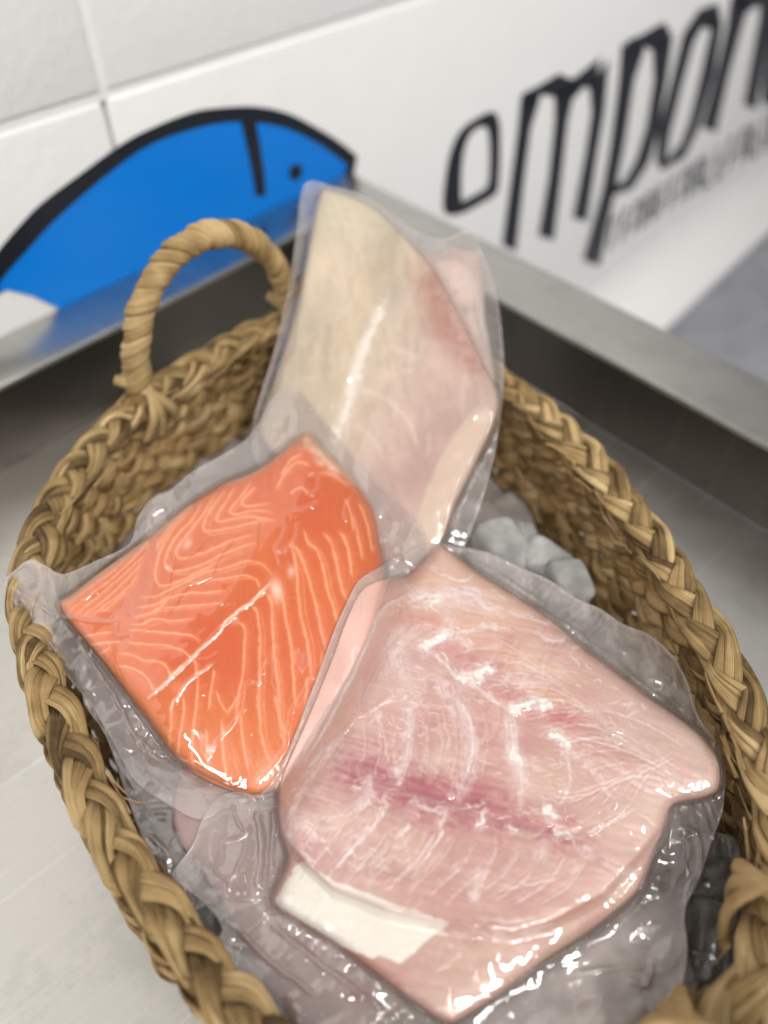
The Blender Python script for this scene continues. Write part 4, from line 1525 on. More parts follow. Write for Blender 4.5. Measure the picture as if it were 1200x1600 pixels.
def c_sal(q, sd):
    n1 = fbm(q[:, 0] / 70, q[:, 1] / 70, 101, 4)[:, None]
    a, b, c_ = lin(213, 100, 40), lin(205, 86, 32), lin(212, 110, 38)
    col = a * (1 - n1) + b * n1
    col = np.broadcast_to(col, (len(q), 3)).copy()
    # deeper red in the middle, yellower orange to the lower edge and outer margins
    m = np.exp(-(((q[:, 0] - 330) / 90) ** 2 + ((q[:, 1] - 1010) / 75) ** 2))[:, None]
    col = col * (1 - 0.55 * m) + lin(204, 70, 32) * 0.55 * m
    m = np.exp(-(((q[:, 0] - 480) / 60) ** 2 + ((q[:, 1] - 790) / 60) ** 2))[:, None]
    col = col * (1 - 0.45 * m) + lin(198, 66, 28) * 0.45 * m
    lo = sstep(1040, 1160, q[:, 1])[:, None]
    col = col * (1 - 0.6 * lo) + c_ * 0.6 * lo
    ri = sstep(520, 590, q[:, 0] + (q[:, 1] - 850) * 0.25)[:, None]
    col = col * (1 - 0.5 * ri) + lin(200, 88, 34) * 0.5 * ri
    fb = fibre(q, 0.5 + 0.002 * q[:, 0], 30, 3.0, 103)
    col = col * (0.90 + 0.20 * fb)[:, None]
    col = col * np.array([1.0, 1.08, 0.78])
    fat = lin(240, 166, 124)
    for i, (pts, w) in enumerate(SAL_LINES):
        col = paint(col, q, pts, w * (0.85 if i < 7 else 1.0), fat, 0.85 if i < 7 else 1.0, seed=i, jit=0.8)
        col = paint(col, q, [(a_ + w * 1.6, b_ + w * 1.0) for a_, b_ in pts], w * 3.0, lin(229, 128, 78), 0.40, seed=i, jit=1.5)
    for i, (pts, w) in enumerate(SAL_LINES):
        if i > 6:
            o_ = 4.5 + (i % 3) * 1.5
            if i % 2 == 0:
                col = paint(col, q, [(a_ + o_ * 1.3, b_ + o_ * 0.8) for a_, b_ in pts[1:-1]] if len(pts) > 4 else pts, 0.9, fat, 0.35, seed=i + 80, jit=1.0)
    sept = lin(250, 214, 186)
    col = paint(col, q, [(424, 912), (412, 922), (395, 940), (372, 955), (350, 975), (338, 995), (318, 1010), (300, 1028), (285, 1042), (270, 1055), (262, 1065), (250, 1075), (232, 1091)], 2.0, sept, 0.95, jit=1.5, seed=7)
    col = paint(col, q, [(335, 1035), (318, 1048), (300, 1060), (282, 1082), (270, 1098), (267, 1110)], 1.6, sept, 0.7, jit=1.4, seed=8)
    col = blob(col, q, 432, 922, 9, 17, -0.2, sept, 0.85)
    col = blob(col, q, 455, 893, 6, 9, 0, sept, 0.5)
    col = blob(col, q, 365, 968, 8, 7, 0.3, sept, 0.35)
    col = blob(col, q, 280, 1075, 14, 10, 0.3, lin(240, 160, 125), 0.4)
    col = blob(col, q, 293, 850, 6, 9, 0.5, sept, 0.5)
    col = blob(col, q, 262, 887, 4, 4, 0, sept, 0.5)
    # pale belly strip along the top-left margin, tip and the far edge
    e = np.exp(-(sd / 7.0) ** 2)
    up = (q[:, 1] < 760) | ((q[:, 1] < 960) & (q[:, 0] < 300))
    mm = (e * np.where(up, 0.75, 0.25))[:, None]
    col = col * (1 - mm) + lin(236, 190, 150) * mm
    col = paint(col, q, [(472, 690), (490, 700), (512, 722), (538, 738)], 9, lin(242, 196, 164), 0.85, seed=9, jit=3)
    col = blob(col, q, 474, 694, 11, 6, 0.1, lin(170, 92, 70), 0.75)
    tip = sstep(1170, 1240, q[:, 1])[:, None] * sstep(380, 440, q[:, 0])[:, None]
    col = col * (1 - 0.7 * tip) + lin(232, 178, 138) * 0.7 * tip
    return np.clip(col, 0, 1)


sal_film = [(6, 908), (24, 890), (47, 874), (72, 884), (100, 897), (150, 876), (202, 850), (214, 812), (236, 780), (268, 765), (290, 745), (312, 730), (345, 712), (380, 690), (402, 665), (422, 628), (448, 604),
            (472, 612), (502, 650), (542, 700), (592, 755), (640, 802), (668, 845), (655, 900), (632, 960), (600, 1050), (560, 1120), (510, 1190), (450, 1245), (410, 1266), (352, 1262), (330, 1276), (300, 1278), (240, 1243),
            (205, 1215), (172, 1152), (140, 1100), (98, 1048), (50, 985), (18, 935)]
SAL_CREASE = [
    ([(92, 960), (125, 969), (152, 971), (182, 971)], 0.0010, 2.4), ([(182, 973), (178, 1000), (176, 1022), (183, 1046), (200, 1072)], 0.0009, 2.2),
    ([(404, 808), (401, 850), (380, 892), (360, 925), (345, 945), (328, 960)], 0.0008, 2.2), ([(375, 828), (357, 852), (340, 875), (330, 900), (307, 910), (292, 918), (277, 940), (260, 960)], 0.0007, 2.0),
    ([(337, 832), (315, 852), (295, 870), (270, 890), (265, 910), (257, 930)], 0.0007, 2.0),
    ([(424, 912), (395, 940), (350, 975), (318, 1010), (285, 1042), (262, 1065), (232, 1091)], 0.0008, 2.4),
    ([(335, 1035), (300, 1060), (282, 1082), (267, 1110)], 0.0007, 2.2),
    ([(427, 1010), (412, 1045), (404, 1065), (386, 1068), (382, 1100), (372, 1120), (345, 1150), (335, 1160), (333, 1174)], 0.0009, 2.2),
    ([(427, 1012), (428, 1045), (428, 1070), (434, 1085), (438, 1095)], 0.0010, 2.4), ([(314, 1140), (320, 1168), (327, 1184)], 0.0010, 2.8),
    ([(497, 1056), (482, 1062), (475, 1080), (465, 1095), (455, 1110), (448, 1140), (442, 1172), (418, 1200), (402, 1218), (400, 1232), (396, 1244)], 0.0012, 2.4),
    ([(462, 800), (464, 780), (475, 765), (478, 745), (486, 740), (499, 746), (497, 765), (483, 773), (475, 760)], 0.0012, 3.0), ([(455, 798), (475, 795), (498, 786)], 0.0014, 3.5),
    ([(430, 863), (445, 860), (463, 842), (466, 820)], 0.0010, 2.6), ([(540, 818), (540, 795), (550, 778)], 0.0012, 3.5), ([(443, 800), (446, 830), (432, 860), (442, 890)], 0.0009, 2.6),
    ([(470, 1015), (462, 1020), (464, 1030)], 0.0012, 3.0), ([(478, 1020), (472, 1040), (466, 1048)], 0.0014, 3.2), ([(262, 1178), (290, 1190), (330, 1212), (360, 1232)], 0.0012, 2.6),
    ([(300, 1250), (290, 1215), (220, 1165), (180, 1090), (120, 1000)], 0.0012, 3.0), ([(240, 1210), (226, 1185), (220, 1160)], 0.0014, 2.4), ([(220, 1240), (260, 1232), (330, 1238), (380, 1232)], 0.0012, 2.4),
    ([(10, 910), (45, 935), (90, 965)], 0.0012, 3), ([(60, 925), (50, 950), (55, 975), (100, 1030)], 0.0014, 3.0), ([(110, 945), (150, 925), (200, 885), (230, 850)], 0.0010, 3.0),
    ([(530, 700), (580, 760), (630, 830)], 0.0016, 5), ([(590, 830), (602, 850), (605, 880)], 0.0014, 4), ([(225, 820), (240, 800), (262, 790)], 0.0016, 5), ([(232, 800), (236, 830), (230, 850)], 0.0016, 4),
    ([(270, 1180), (235, 1170), (205, 1140)], 0.001, 3.0), ([(350, 1260), (300, 1262), (250, 1235)], 0.001, 3.0)]
SAL_FOLDS = [([(232, 846), (248, 842), (250, 862), (242, 890), (238, 915), (225, 950), (212, 975), (202, 1010), (182, 1012), (180, 975), (150, 972), (100, 964), (110, 960), (170, 962), (190, 950), (202, 925), (214, 890), (224, 862)], 2, 0.10),
             ([(6, 908), (47, 875), (76, 886), (86, 925), (92, 962), (60, 975), (30, 930)], 2, 0.12),
             ([(296, 1278), (240, 1243), (300, 1233), (350, 1233), (392, 1240), (350, 1262)], 2, 0.12),
             ([(245, 832), (262, 815), (240, 800), (228, 835)], 2, 0.15)]
pack_s = thing("salmon_pack", "orange salmon fillet with white fat lines, vacuum packed in clear film", "fish pack", group="vacuum packed fish in the basket")
solid_fillet("fillet", sal_out, LS, h_sal, c_sal, 0.010, FLESH_S, pack_s, n=1.3)
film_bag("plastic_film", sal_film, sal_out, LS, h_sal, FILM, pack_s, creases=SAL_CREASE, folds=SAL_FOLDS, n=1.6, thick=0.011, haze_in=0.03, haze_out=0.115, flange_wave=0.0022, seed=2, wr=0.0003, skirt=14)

# ---- 4. large white fish pack
LH = Layer(plane3((690, 853, .082), (1120, 1200, .088), (440, 1300, .084)), 0.0)
hero_out = [(690, 852), (735, 885), (800, 926), (860, 966), (905, 1006), (960, 1048), (1020, 1094), (1070, 1128), (1105, 1158), (1127, 1195), (1124, 1234), (1096, 1248), (1052, 1258), (1040, 1292),
            (1020, 1340), (1000, 1388), (962, 1424), (920, 1456), (852, 1502), (792, 1545), (724, 1590), (692, 1596), (640, 1562), (580, 1517), (520, 1472), (468, 1440), (428, 1410), (436, 1378),
            (450, 1340), (438, 1300), (434, 1262), (438, 1225), (452, 1188), (474, 1140), (497, 1085), (520, 1028), (542, 968), (566, 922), (600, 905), (632, 900), (655, 880)]
step_x = [400, 445, 475, 520, 600, 700, 800, 860, 940, 1000, 1060]
step_y = [1290, 1312, 1348, 1392, 1424, 1447, 1458, 1442, 1402, 1335, 1260]


def h_hero(q, sd):
    st = q[:, 1] - np.interp(q[:, 0], step_x, step_y)
    low = sstep(-8, 16, st)
    leftslope = sstep(70, 0, q[:, 0] - np.interp(q[:, 1], [850, 930, 1000, 1100, 1200, 1260, 1350], [690, 640, 615, 570, 515, 470, 440]))
    u_ = q[:, 0] - np.interp(q[:, 1], [850, 930, 1000, 1100, 1200, 1260, 1350], [672, 625, 598, 550, 495, 452, 425])
    ramp = 0.22 + 0.78 * sstep(-75, 30, u_)
    h = 0.0165 * (0.5 * prof(sd, 20) + 0.5 * prof(sd, 140)) * (1 - 0.15 * low) * ramp
    if GRAIN[0] > 0:
        h = h + 0.0008 * (fibre(q, 0.25, 100, 22, 311) - 0.5) * sstep(0, 20, sd) + 0.0002 * (fibre(q, 0.25, 50, 6, 315) - 0.5)
        for pts, w, a in HM:
            d_, p_ = line_dist(q, smooth_open(pts, 3) if len(pts) > 2 else pts, 16)
            h = h + 0.00022 * a * np.exp(-(d_ / max(2.0, w * 0.6)) ** 2) - 0.00018 * np.exp(-((d_ - w - 2) / 2.2) ** 2)
    h = h - 0.0022 * low * prof(sd, 30)
    h = h + 0.0016 * (fbm(q[:, 0] / 90, q[:, 1] / 90, 33, 3) - 0.5) * prof(sd, 80)
    # grooves between muscle blocks
    for gr in ([(705, 990), (660, 1012)], [(720, 1060), (765, 1048), (840, 1098)], [(712, 1085), (734, 1130), (731, 1198), (711, 1250)], [(793, 1110), (803, 1187), (808, 1257)],
               [(560, 1200), (640, 1235), (720, 1255), (800, 1290), (900, 1300)]):
        d_, _ = line_dist(q, np.asarray(gr, float), 30)
        h = h - 0.0007 * np.exp(-(d_ / 7) ** 2)
    return h


HM = [  # membranes, fat seams: points, width, alpha
    ([(670, 885), (700, 902), (730, 906), (742, 897)], 1.8, .7), ([(637, 940), (660, 930), (695, 927), (740, 927), (760, 947), (785, 962)], 4, .65), ([(645, 925), (690, 922), (740, 935)], 10, .25),
    ([(700, 935), (740, 945), (770, 950)], 11, .35), ([(692, 935), (697, 960), (704, 982), (680, 1000), (660, 1012)], 7, .5), ([(705, 990), (735, 985), (767, 980), (800, 984)], 3, .6),
    ([(710, 990), (725, 1002), (738, 1018)], 7, .4), ([(677, 1020), (700, 1040), (715, 1058)], 2.5, .6), ([(680, 1057), (695, 1080), (715, 1105), (728, 1130), (736, 1162), (731, 1198), (722, 1223), (711, 1252)], 9, .5),
    ([(712, 1090), (733, 1130), (737, 1165), (730, 1200)], 3, .5), ([(735, 1065), (770, 1092), (797, 1110)], 3, .5), ([(793, 1110), (797, 1147), (803, 1187), (815, 1220), (808, 1257)], 9, .6),
    ([(800, 1150), (806, 1190), (814, 1222)], 4, .5), ([(867, 1147), (883, 1157), (887, 1193), (890, 1223), (873, 1257)], 3, .5), ([(615, 1000), (620, 1040), (640, 1077), (645, 1115)], 12, .38),
    ([(600, 1030), (620, 1010), (640, 990), (660, 975)], 8, .3), ([(640, 1107), (637, 1162), (626, 1201), (623, 1226)], 8, .55), ([(574, 1212), (574, 1245), (544, 1278)], 6, .5),
    ([(601, 1240), (599, 1267), (568, 1305), (527, 1352)], 3, .65), ([(640, 1286), (630, 1296), (618, 1305)], 5, .75), ([(607, 1314), (590, 1336), (557, 1355)], 6, .35), ([(695, 1267), (689, 1300), (667, 1336), (643, 1371)], 2.2, .6),
    ([(530, 1149), (502, 1187), (470, 1234), (450, 1272), (447, 1314), (453, 1322)], 6, .5), ([(483, 1305), (500, 1308)], 8, .6), ([(469, 1330), (491, 1345)], 2.5, .8), ([(450, 1295), (470, 1280), (500, 1290), (530, 1285)], 8, .3),
    ([(767, 1450), (807, 1454), (853, 1443)], 9, .8), ([(760, 1357), (747, 1380), (738, 1405)], 5.5, .8), ([(895, 1357), (902, 1354)], 7, .5), ([(847, 1313), (845, 1343)], 7, .35), ([(905, 1325), (925, 1335)], 8, .5),
    ([(780, 1390), (830, 1380), (873, 1370)], 1.6, .5), ([(720, 1440), (760, 1462), (800, 1470)], 4, .3), ([(640, 1250), (670, 1262), (700, 1272)], 4, .4), ([(890, 1010), (930, 1012), (960, 1028)], 2, .5),
    ([(835, 985), (865, 1000), (900, 990)], 3, .45), ([(850, 962), (880, 985), (905, 1010)], 2.5, .4), ([(800, 960), (830, 965), (860, 975)], 2, .5), ([(905, 1130), (950, 1135), (1000, 1160), (1060, 1200)], 2, .35),
    ([(900, 1150), (960, 1165), (1010, 1185), (1060, 1215)], 1.6, .35), ([(890, 1110), (950, 1110), (1010, 1130), (1070, 1165)], 1.8, .3), ([(930, 1180), (970, 1200), (1000, 1225)], 5, .4),
    ([(920, 1200), (945, 1230), (960, 1245)], 3, .4), ([(880, 1160), (905, 1180), (925, 1200)], 7, .45), ([(990, 1220), (1020, 1235), (1050, 1240)], 4, .3), ([(780, 1060), (820, 1062), (860, 1060)], 7, .35),
    ([(830, 1035), (870, 1040), (890, 1060)], 8, .3), ([(620, 1440), (680, 1456), (740, 1462)], 3, .3), ([(560, 1000), (545, 1050), (515, 1110)], 2.5, .3), ([(590, 1110), (600, 1150), (605, 1190)], 2, .35),
    ([(690, 1110), (700, 1160), (698, 1200)], 2, .3), ([(665, 1130), (668, 1170), (660, 1210)], 2, .25), ([(925, 1295), (960, 1280), (990, 1262)], 3, .35), ([(1010, 1275), (1030, 1295)], 3, .4), ([(940, 1345), (970, 1360), (1000, 1365)], 4, .3),
]
# edges of the muscle flakes, faint
for k_ in range(13):
    x0 = 505 + k_ * 34
    y0 = 1275 + k_ * 6
    HM.append(([(x0, y0), (x0 - 22, y0 + 34), (x0 - 52, y0 + 72 - k_ * 1.5), (x0 - 70, y0 + 100 - k_ * 3)], 1.7 + (k_ % 3) * 0.6, 0.20 + 0.10 * (k_ % 2)))
for k_ in range(12):
    x0 = 800 + k_ * 24
    y0 = 985 + k_ * 20
    HM.append(([(x0 - 120, y0 + 18), (x0 - 70, y0 + 6), (x0 - 20, y0 + 14), (x0 + 30, y0 + 44)], 1.5 + (k_ % 3) * 0.5, 0.15 + 0.07 * (k_ % 3)))
for k_ in range(9):
    x0 = 560 + k_ * 24
    HM.append(([(x0, 1100 + (k_ % 3) * 6), (x0 + 7, 1135), (x0 + 8, 1175), (x0 - 2, 1215)], 1.3 + (k_ % 2) * 0.5, 0.2))
for k_ in range(8):
    x0 = 900 + k_ * 20
    HM.append(([(x0 - 60, 1240 + k_ * 3), (x0 - 30, 1252 - k_ * 6), (x0 + 10, 1246 - k_ * 9)], 1.5, 0.28))
HF = [([(670, 946), (688, 938)], 5.5), ([(660, 1012), (675, 1004), (697, 990)], 6), ([(718, 1061), (735, 1058)], 6), ([(750, 1055), (763, 1046)], 6.5), ([(737, 1064), (752, 1063)], 3), ([(804, 1108), (818, 1100), (836, 1099)], 6.5),
      ([(847, 1101), (857, 1101)], 6), ([(800, 1175), (812, 1192)], 6), ([(866, 1147), (884, 1162)], 6), ([(853, 1262), (862, 1275)], 6), ([(795, 1290), (806, 1297)], 4), ([(756, 1274), (748, 1288)], 4), ([(868, 1300), (890, 1305)], 4)]
patch = [(472, 1345), (517, 1374), (580, 1398), (640, 1420), (702, 1442), (680, 1460), (658, 1478), (625, 1505), (600, 1496), (574, 1496), (520, 1471), (472, 1441), (433, 1422), (427, 1410), (446, 1378)]


def c_hero(q, sd):
    x, y = q[:, 0], q[:, 1]
    n1 = fbm(x / 60, y / 60, 201, 4)[:, None]
    n1 = np.clip(0.5 + (n1 - 0.5) * 2.2, 0, 1)
    col = lin(222, 182, 164) * (1 - n1) + lin(206, 152, 142) * n1
    up = (sstep(1020, 860, y))[:, None]
    col = col * (1 - 0.7 * up) + lin(228, 184, 158) * 0.7 * up
    ri = (sstep(820, 1040, x) * sstep(1500, 1250, y))[:, None]
    col = col * (1 - 0.6 * ri) + lin(220, 188, 172) * 0.6 * ri
    lo = sstep(1380, 1500, y)[:, None]
    col = col * (1 - 0.6 * lo) + lin(196, 160, 142) * 0.6 * lo
    for bx, by, rx, ry, c, a in ((650, 905, 60, 14, (232, 172, 132), .7), (720, 905, 60, 16, (232, 178, 146), .5), (700, 975, 60, 20, (226, 150, 118), .6), (775, 965, 60, 20, (232, 176, 138), .6), (790, 1020, 90, 18, (228, 172, 142), .5), (840, 1040, 70, 16, (230, 176, 140), .5),
                                 (650, 970, 40, 14, (212, 128, 112), .6), (730, 1030, 60, 16, (208, 120, 112), .6), (700, 1010, 40, 12, (210, 130, 118), .5), (860, 1085, 60, 14, (222, 162, 130), .5), (690, 1120, 50, 40, (206, 138, 130), .5), (770, 1160, 40, 60, (212, 140, 132), .5), (610, 1150, 50, 40, (208, 136, 130), .5), (760, 1240, 50, 30, (200, 120, 120), .6), (660, 1380, 110, 30, (196, 136, 126), .5),
                                 (800, 1085, 40, 16, (206, 112, 108), .7), (870, 1120, 50, 16, (206, 112, 108), .8), (950, 1180, 60, 14, (208, 124, 114), .6), (900, 1210, 60, 40, (214, 166, 150), .5)):
        col = blob(col, q, bx, by, rx, ry, 0.30, lin(*c), a, streak=0.25, seed=int(bx))
    pk = lin(182, 88, 100)
    for pts, w, a in (([(530, 1165), (560, 1175), (590, 1195)], 22, .6), ([(520, 1200), (560, 1215), (600, 1228), (650, 1235)], 20, .8), ([(600, 1225), (650, 1240), (700, 1252), (760, 1265)], 20, .95),
                      ([(720, 1250), (760, 1262), (800, 1280), (850, 1300), (900, 1318)], 18, .75), ([(640, 1225), (690, 1235), (740, 1240)], 12, .7), ([(470, 1250), (500, 1230), (540, 1220)], 20, .45), ([(880, 1310), (920, 1330)], 14, .5)):
        m = np.zeros((len(q), 3))
        fbx = fibre(q, 0.35, 36, 5.0, int(w * 7 + pts[0][0]))
        col2 = paint(col, q, pts, w * 1.7, pk, a * 1.1, seed=int(pts[0][1]), jit=9)
        f = np.clip(0.30 + 1.5 * (fbx - 0.15), 0, 1)[:, None]
        col = col * (1 - f) + col2 * f
    dp = lin(160, 72, 92)
    for pts, w, a in (([(560, 1190), (600, 1205)], 8, .5), ([(650, 1240), (700, 1248)], 8, .6), ([(730, 1252), (770, 1262)], 8, .6), ([(790, 1283), (830, 1290)], 8, .55)):
        col = paint(col, q, pts, w, dp, a, seed=int(pts[0][0]), jit=5)
    # left flank seen through the film: even pale pink
    fl_ = sstep(12, -14, x - np.interp(y, [850, 930, 1000, 1100, 1200, 1260, 1350], [672, 632, 606, 566, 510, 462, 438]))[:, None]
    col = col * (1 - 0.85 * fl_) + lin(212, 164, 150) * (0.86 + 0.28 * fbm(x / 26, y / 60, 206, 3))[:, None] * 0.85 * fl_
    # fibres
    ang = np.interp(x + 0 * y, [450, 600, 750, 900, 1100], [-1.0, 0.15, 0.18, 0.32, 0.5])
    ang = np.where(y > 1270, np.interp(x, [450, 700, 1000], [-0.95, -0.9, -0.5]), ang)
    f1 = fibre(q, 0.22, 55, 3.2, 211)
    f2 = fibre(q, 0.45, 60, 4.5, 215)
    f3 = fibre(q, -1.0, 50, 6, 217)
    wR = sstep(850, 950, x)
    wL = sstep(1250, 1300, y) * sstep(760, 640, x)
    f = (f1 * (1 - wR) + f2 * wR) * (1 - wL) + f3 * wL
    col = col * (1 + (0.11 * f[:, None] - 0.055) * (1 - fl_))
    hi = (1 - fl_) * np.clip((f - 0.58) * 4, 0, 1)[:, None] * sstep(1440, 1380, y)[:, None]
    col = col * (1 - 0.18 * hi) + lin(240, 214, 196) * 0.18 * hi
    mem = lin(236, 212, 208)
    for i, (pts, w, a) in enumerate(HM):
        c2 = paint(col, q, pts, w * 1.25, mem, a * 1.5, seed=i, jit=2.5 + w * 0.45)
        fx = fibre(q, math.atan2(pts[-1][1] - pts[0][1], pts[-1][0] - pts[0][0]), 30, 2.6, 230 + i)
        k = np.clip(0.35 + 1.3 * (fx - 0.2), 0, 1)[:, None] if w > 4 else 1.0
        col = col * (1 - k) + c2 * k
    # feathery wisps of broken membrane
    rr = np.random.RandomState(77)
    for cx_, cy_, n_, sp in ((655, 940, 14, 22), (680, 1000, 14, 26), (745, 1060, 14, 26), (835, 1100, 16, 30), (640, 1080, 16, 34), (800, 1200, 14, 22), (875, 1180, 14, 26), (920, 1200, 12, 26),
                             (500, 1300, 20, 36), (560, 1250, 14, 30), (640, 1130, 14, 26), (860, 1290, 14, 24), (600, 1330, 12, 30), (760, 930, 12, 26), (930, 1040, 14, 40), (960, 1120, 14, 46), (790, 1450, 12, 26), (700, 1270, 12, 36)):
        for _ in range(n_):
            x0 = cx_ + rr.randn() * sp
            y0 = cy_ + rr.randn() * sp * 0.6
            an = rr.uniform(-0.6, 1.0)
            l_ = rr.uniform(8, 24)
            cu = rr.uniform(-4, 4)
            p_ = [(x0, y0), (x0 + math.cos(an) * l_ / 2 - math.sin(an) * cu, y0 + math.sin(an) * l_ / 2 + math.cos(an) * cu), (x0 + math.cos(an) * l_, y0 + math.sin(an) * l_)]
            col = paint(col, q, p_, rr.uniform(0.9, 1.7), lin(246, 226, 214), rr.uniform(0.3, 0.7), jit=1.0, seed=int(x0))
    fatc = lin(250, 244, 236)
    for i, (pts, w) in enumerate(HF):
        col = paint(col, q, pts, w * 1.7, lin(240, 220, 214), 0.55, seed=340 + i, jit=6.0, taper=False)
        col = paint(col, q, pts, w * 0.72, fatc, 1.3, soft=1.0, seed=300 + i, jit=5.5, taper=False)
    # skin strip on the lower tier
    d_ = poly_sdf(q + np.stack([(vnoise(x / 8, y / 8, 90) - .5) * 5, (vnoise(x / 8, y / 8, 91) - .5) * 5], 1), smooth_closed(patch, 3))
    m = sstep(-1.0, 2.5, d_)[:, None]
    col = col * (1 - m) + lin(240, 232, 218) * (0.97 + 0.06 * fbm(x / 20, y / 20, 92, 3))[:, None] * m
    ob, _ = line_dist(q, np.array([(420, 1420), (470, 1450), (520, 1482), (570, 1512), (610, 1545)], float), 60)
    m = (np.exp(-(ob / 18) ** 2) * (1 - sstep(-1, 3, d_)))[:, None]
    col = col * (1 - 0.75 * m) + lin(190, 106, 74) * 0.75 * m
    col = blob(col, q, 620, 1530, 30, 18, 0.5, lin(196, 142, 130), 0.6)
    # shade of the step painted as a thin darker line above the strip
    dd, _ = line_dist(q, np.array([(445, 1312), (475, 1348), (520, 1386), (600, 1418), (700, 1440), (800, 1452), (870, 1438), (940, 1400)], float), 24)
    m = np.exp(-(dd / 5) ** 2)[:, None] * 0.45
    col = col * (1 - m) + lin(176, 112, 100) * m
    g_ = col.mean(1, keepdims=True)
    return np.clip((g_ + (col - g_) * 0.86) * 0.93, 0, 1)


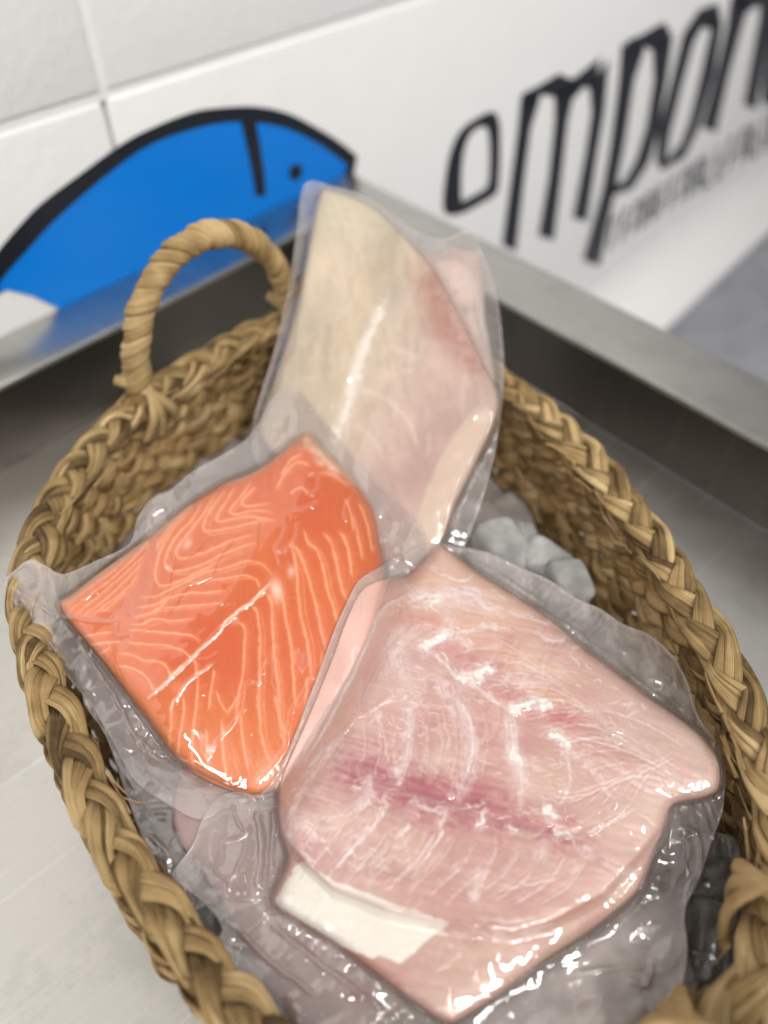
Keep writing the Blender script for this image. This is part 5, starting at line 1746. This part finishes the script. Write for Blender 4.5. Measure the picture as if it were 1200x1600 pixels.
hero_film = [(672, 850), (720, 855), (760, 862), (785, 873), (822, 890), (860, 907), (902, 935), (938, 951), (974, 975), (1012, 990), (1040, 1012), (1062, 1040), (1077, 1072), (1092, 1120), (1120, 1160),
             (1133, 1200), (1132, 1240), (1128, 1272), (1110, 1320), (1093, 1373), (1070, 1423), (1074, 1480), (1066, 1540), (1048, 1600), (1010, 1660), (900, 1700), (760, 1712), (620, 1690), (500, 1640),
             (430, 1590), (378, 1540), (352, 1490), (345, 1445), (318, 1410), (285, 1385), (268, 1365), (290, 1335), (305, 1310), (313, 1285), (328, 1257), (350, 1240), (378, 1238), (408, 1240),
             (440, 1195), (468, 1130), (482, 1092), (502, 1040), (524, 980), (540, 945), (560, 908), (590, 888), (625, 868)]
HERO_CREASE = [
    ([(460, 1235), (478, 1205), (500, 1175), (530, 1149), (574, 1110), (612, 1094), (623, 1096), (637, 1083), (643, 1096), (659, 1085)], 0.0011, 2.4),
    ([(688, 1094), (667, 1105), (651, 1121), (640, 1143), (632, 1160), (622, 1184), (619, 1182), (629, 1162), (638, 1150)], 0.0012, 2.4),
    ([(632, 932), (640, 957), (637, 980), (622, 1002), (600, 1032), (575, 1077), (562, 1105), (540, 1140)], 0.0010, 2.4), ([(645, 925), (612, 940), (592, 958), (578, 990), (555, 1045), (530, 1090), (510, 1130), (478, 1185)], 0.0014, 2.8),
    ([(600, 948), (572, 975), (548, 1030), (520, 1085), (492, 1140), (462, 1190)], 0.0013, 3.0), ([(562, 1050), (560, 1090), (556, 1120)], 0.0009, 2.4),
    ([(857, 1285), (858, 1300), (867, 1310), (883, 1303), (920, 1283), (943, 1267), (973, 1252)], 0.0012, 2.4), ([(917, 1310), (947, 1283), (987, 1257)], 0.0010, 2.2), ([(950, 1157), (956, 1147), (966, 1142), (978, 1147), (973, 1158), (958, 1163)], 0.0010, 2.2),
    ([(853, 1250), (853, 1270), (857, 1293)], 0.0011, 2.6), ([(885, 1253), (887, 1266), (880, 1282)], 0.0011, 2.4), ([(747, 1293), (752, 1280), (763, 1275), (760, 1288), (748, 1295)], 0.0012, 2.4),
    ([(1060, 1273), (1043, 1277), (1040, 1307), (1023, 1333), (1013, 1360), (1003, 1390), (987, 1417), (967, 1433), (940, 1457), (897, 1480), (850, 1507), (800, 1538), (740, 1572)], 0.0022, 3.0),
    ([(870, 965), (891, 982), (911, 995), (957, 1030), (1001, 1067), (1040, 1095)], 0.0018, 2.6), ([(706, 1472), (691, 1486), (689, 1513), (700, 1505), (712, 1492), (715, 1477), (706, 1470)], 0.0013, 2.6), ([(660, 1492), (672, 1510), (688, 1520)], 0.0011, 2.4),
    ([(364, 1255), (366, 1272), (375, 1290), (386, 1302)], 0.0016, 2.6), ([(386, 1302), (368, 1309), (355, 1312), (349, 1320), (347, 1332)], 0.0015, 2.6), ([(346, 1301), (331, 1300), (330, 1330), (337, 1360), (347, 1370), (357, 1376), (357, 1402)], 0.0016, 2.6),
    ([(386, 1305), (382, 1325), (377, 1342), (367, 1365), (358, 1378)], 0.0014, 2.6), ([(380, 1360), (376, 1380), (380, 1395)], 0.0016, 3), ([(366, 1250), (395, 1248), (430, 1242), (470, 1230)], 0.0012, 2.6), ([(450, 1292), (452, 1318), (458, 1330)], 0.0011, 2.6),
    ([(600, 1540), (622, 1532), (640, 1560)], 0.0012, 2.6), ([(640, 1540), (650, 1560)], 0.0012, 2.6), ([(730, 1490), (740, 1510), (742, 1530)], 0.0008, 2.2), ([(700, 1530), (698, 1550), (700, 1580)], 0.0008, 2.2),
    ([(1060, 1290), (1085, 1300), (1095, 1330), (1090, 1370), (1070, 1410)], 0.0016, 3.5), ([(1050, 1310), (1070, 1310), (1075, 1340), (1050, 1390)], 0.0014, 4), ([(900, 1520), (960, 1512), (1015, 1512)], 0.0014, 4), ([(980, 1530), (1010, 1540), (1020, 1500)], 0.0016, 5),
    ([(420, 1440), (480, 1490), (560, 1550), (650, 1620)], 0.0022, 5), ([(360, 1440), (420, 1500), (500, 1560)], 0.0018, 5), ([(400, 1260), (408, 1320), (400, 1400)], 0.0018, 6), ([(430, 1250), (425, 1320), (420, 1380)], 0.0014, 5),
    ([(960, 1000), (968, 1012), (978, 1020)], 0.0012, 3), ([(1015, 1062), (1035, 1065), (1035, 1075), (1020, 1078)], 0.0008, 2), ([(730, 872), (790, 905), (850, 945)], 0.0010, 3.0), ([(800, 1120), (815, 1110), (830, 1105)], 0.0008, 2.2),
    ([(860, 1220), (868, 1232), (890, 1236)], 0.0008, 2.2), ([(910, 1232), (926, 1230)], 0.0008, 2.0), ([(1030, 1210), (1040, 1228)], 0.0010, 2.6), ([(970, 1120), (975, 1135)], 0.001, 2.4)]
HERO_FOLDS = [([(632, 926), (604, 942), (584, 962), (565, 1000), (540, 1055), (510, 1112), (484, 1160), (462, 1192), (472, 1195), (500, 1152), (530, 1100), (556, 1050), (580, 995), (598, 965), (622, 942)], 2, 0.14),
              ([(313, 1285), (328, 1257), (350, 1241), (378, 1239), (400, 1260), (372, 1290), (330, 1340), (300, 1390), (272, 1366), (290, 1336), (305, 1312)], 2, 0.08)]


def hz_hero(q, sd):
    x, y = q[:, 0], q[:, 1]
    br = sstep(0, -40, sd) * sstep(1380, 1480, y) * 0.22 * sstep(650, 850, x)
    tr = sstep(-2, -20, sd) * sstep(980, 900, y) * sstep(720, 780, x) * 0.10
    lf = sstep(10, -14, x - np.interp(y, [850, 930, 1000, 1100, 1200], [660, 620, 590, 545, 495])) * sstep(1210, 1150, y) * 0.10
    fr = 0.35 * np.clip((fbm(x / 7, y / 7, 95, 3) - 0.6) * 5, 0, 1) * tr * 6
    flank = sstep(6, -10, x - np.interp(y, [850, 930, 1000, 1100, 1200], [660, 622, 594, 548, 498])) * sstep(-20, 0, sd) * 0.10 * sstep(1230, 1180, y)
    return br + tr + lf + fr + flank


pack_h = thing("fish_pack", "large pale pink fish fillet vacuum packed in clear film at the front of the basket", "fish pack", group="vacuum packed fish in the basket")
solid_fillet("fillet", hero_out, LH, h_hero, c_hero, 0.010, FLESH_W, pack_h, n=1.5)
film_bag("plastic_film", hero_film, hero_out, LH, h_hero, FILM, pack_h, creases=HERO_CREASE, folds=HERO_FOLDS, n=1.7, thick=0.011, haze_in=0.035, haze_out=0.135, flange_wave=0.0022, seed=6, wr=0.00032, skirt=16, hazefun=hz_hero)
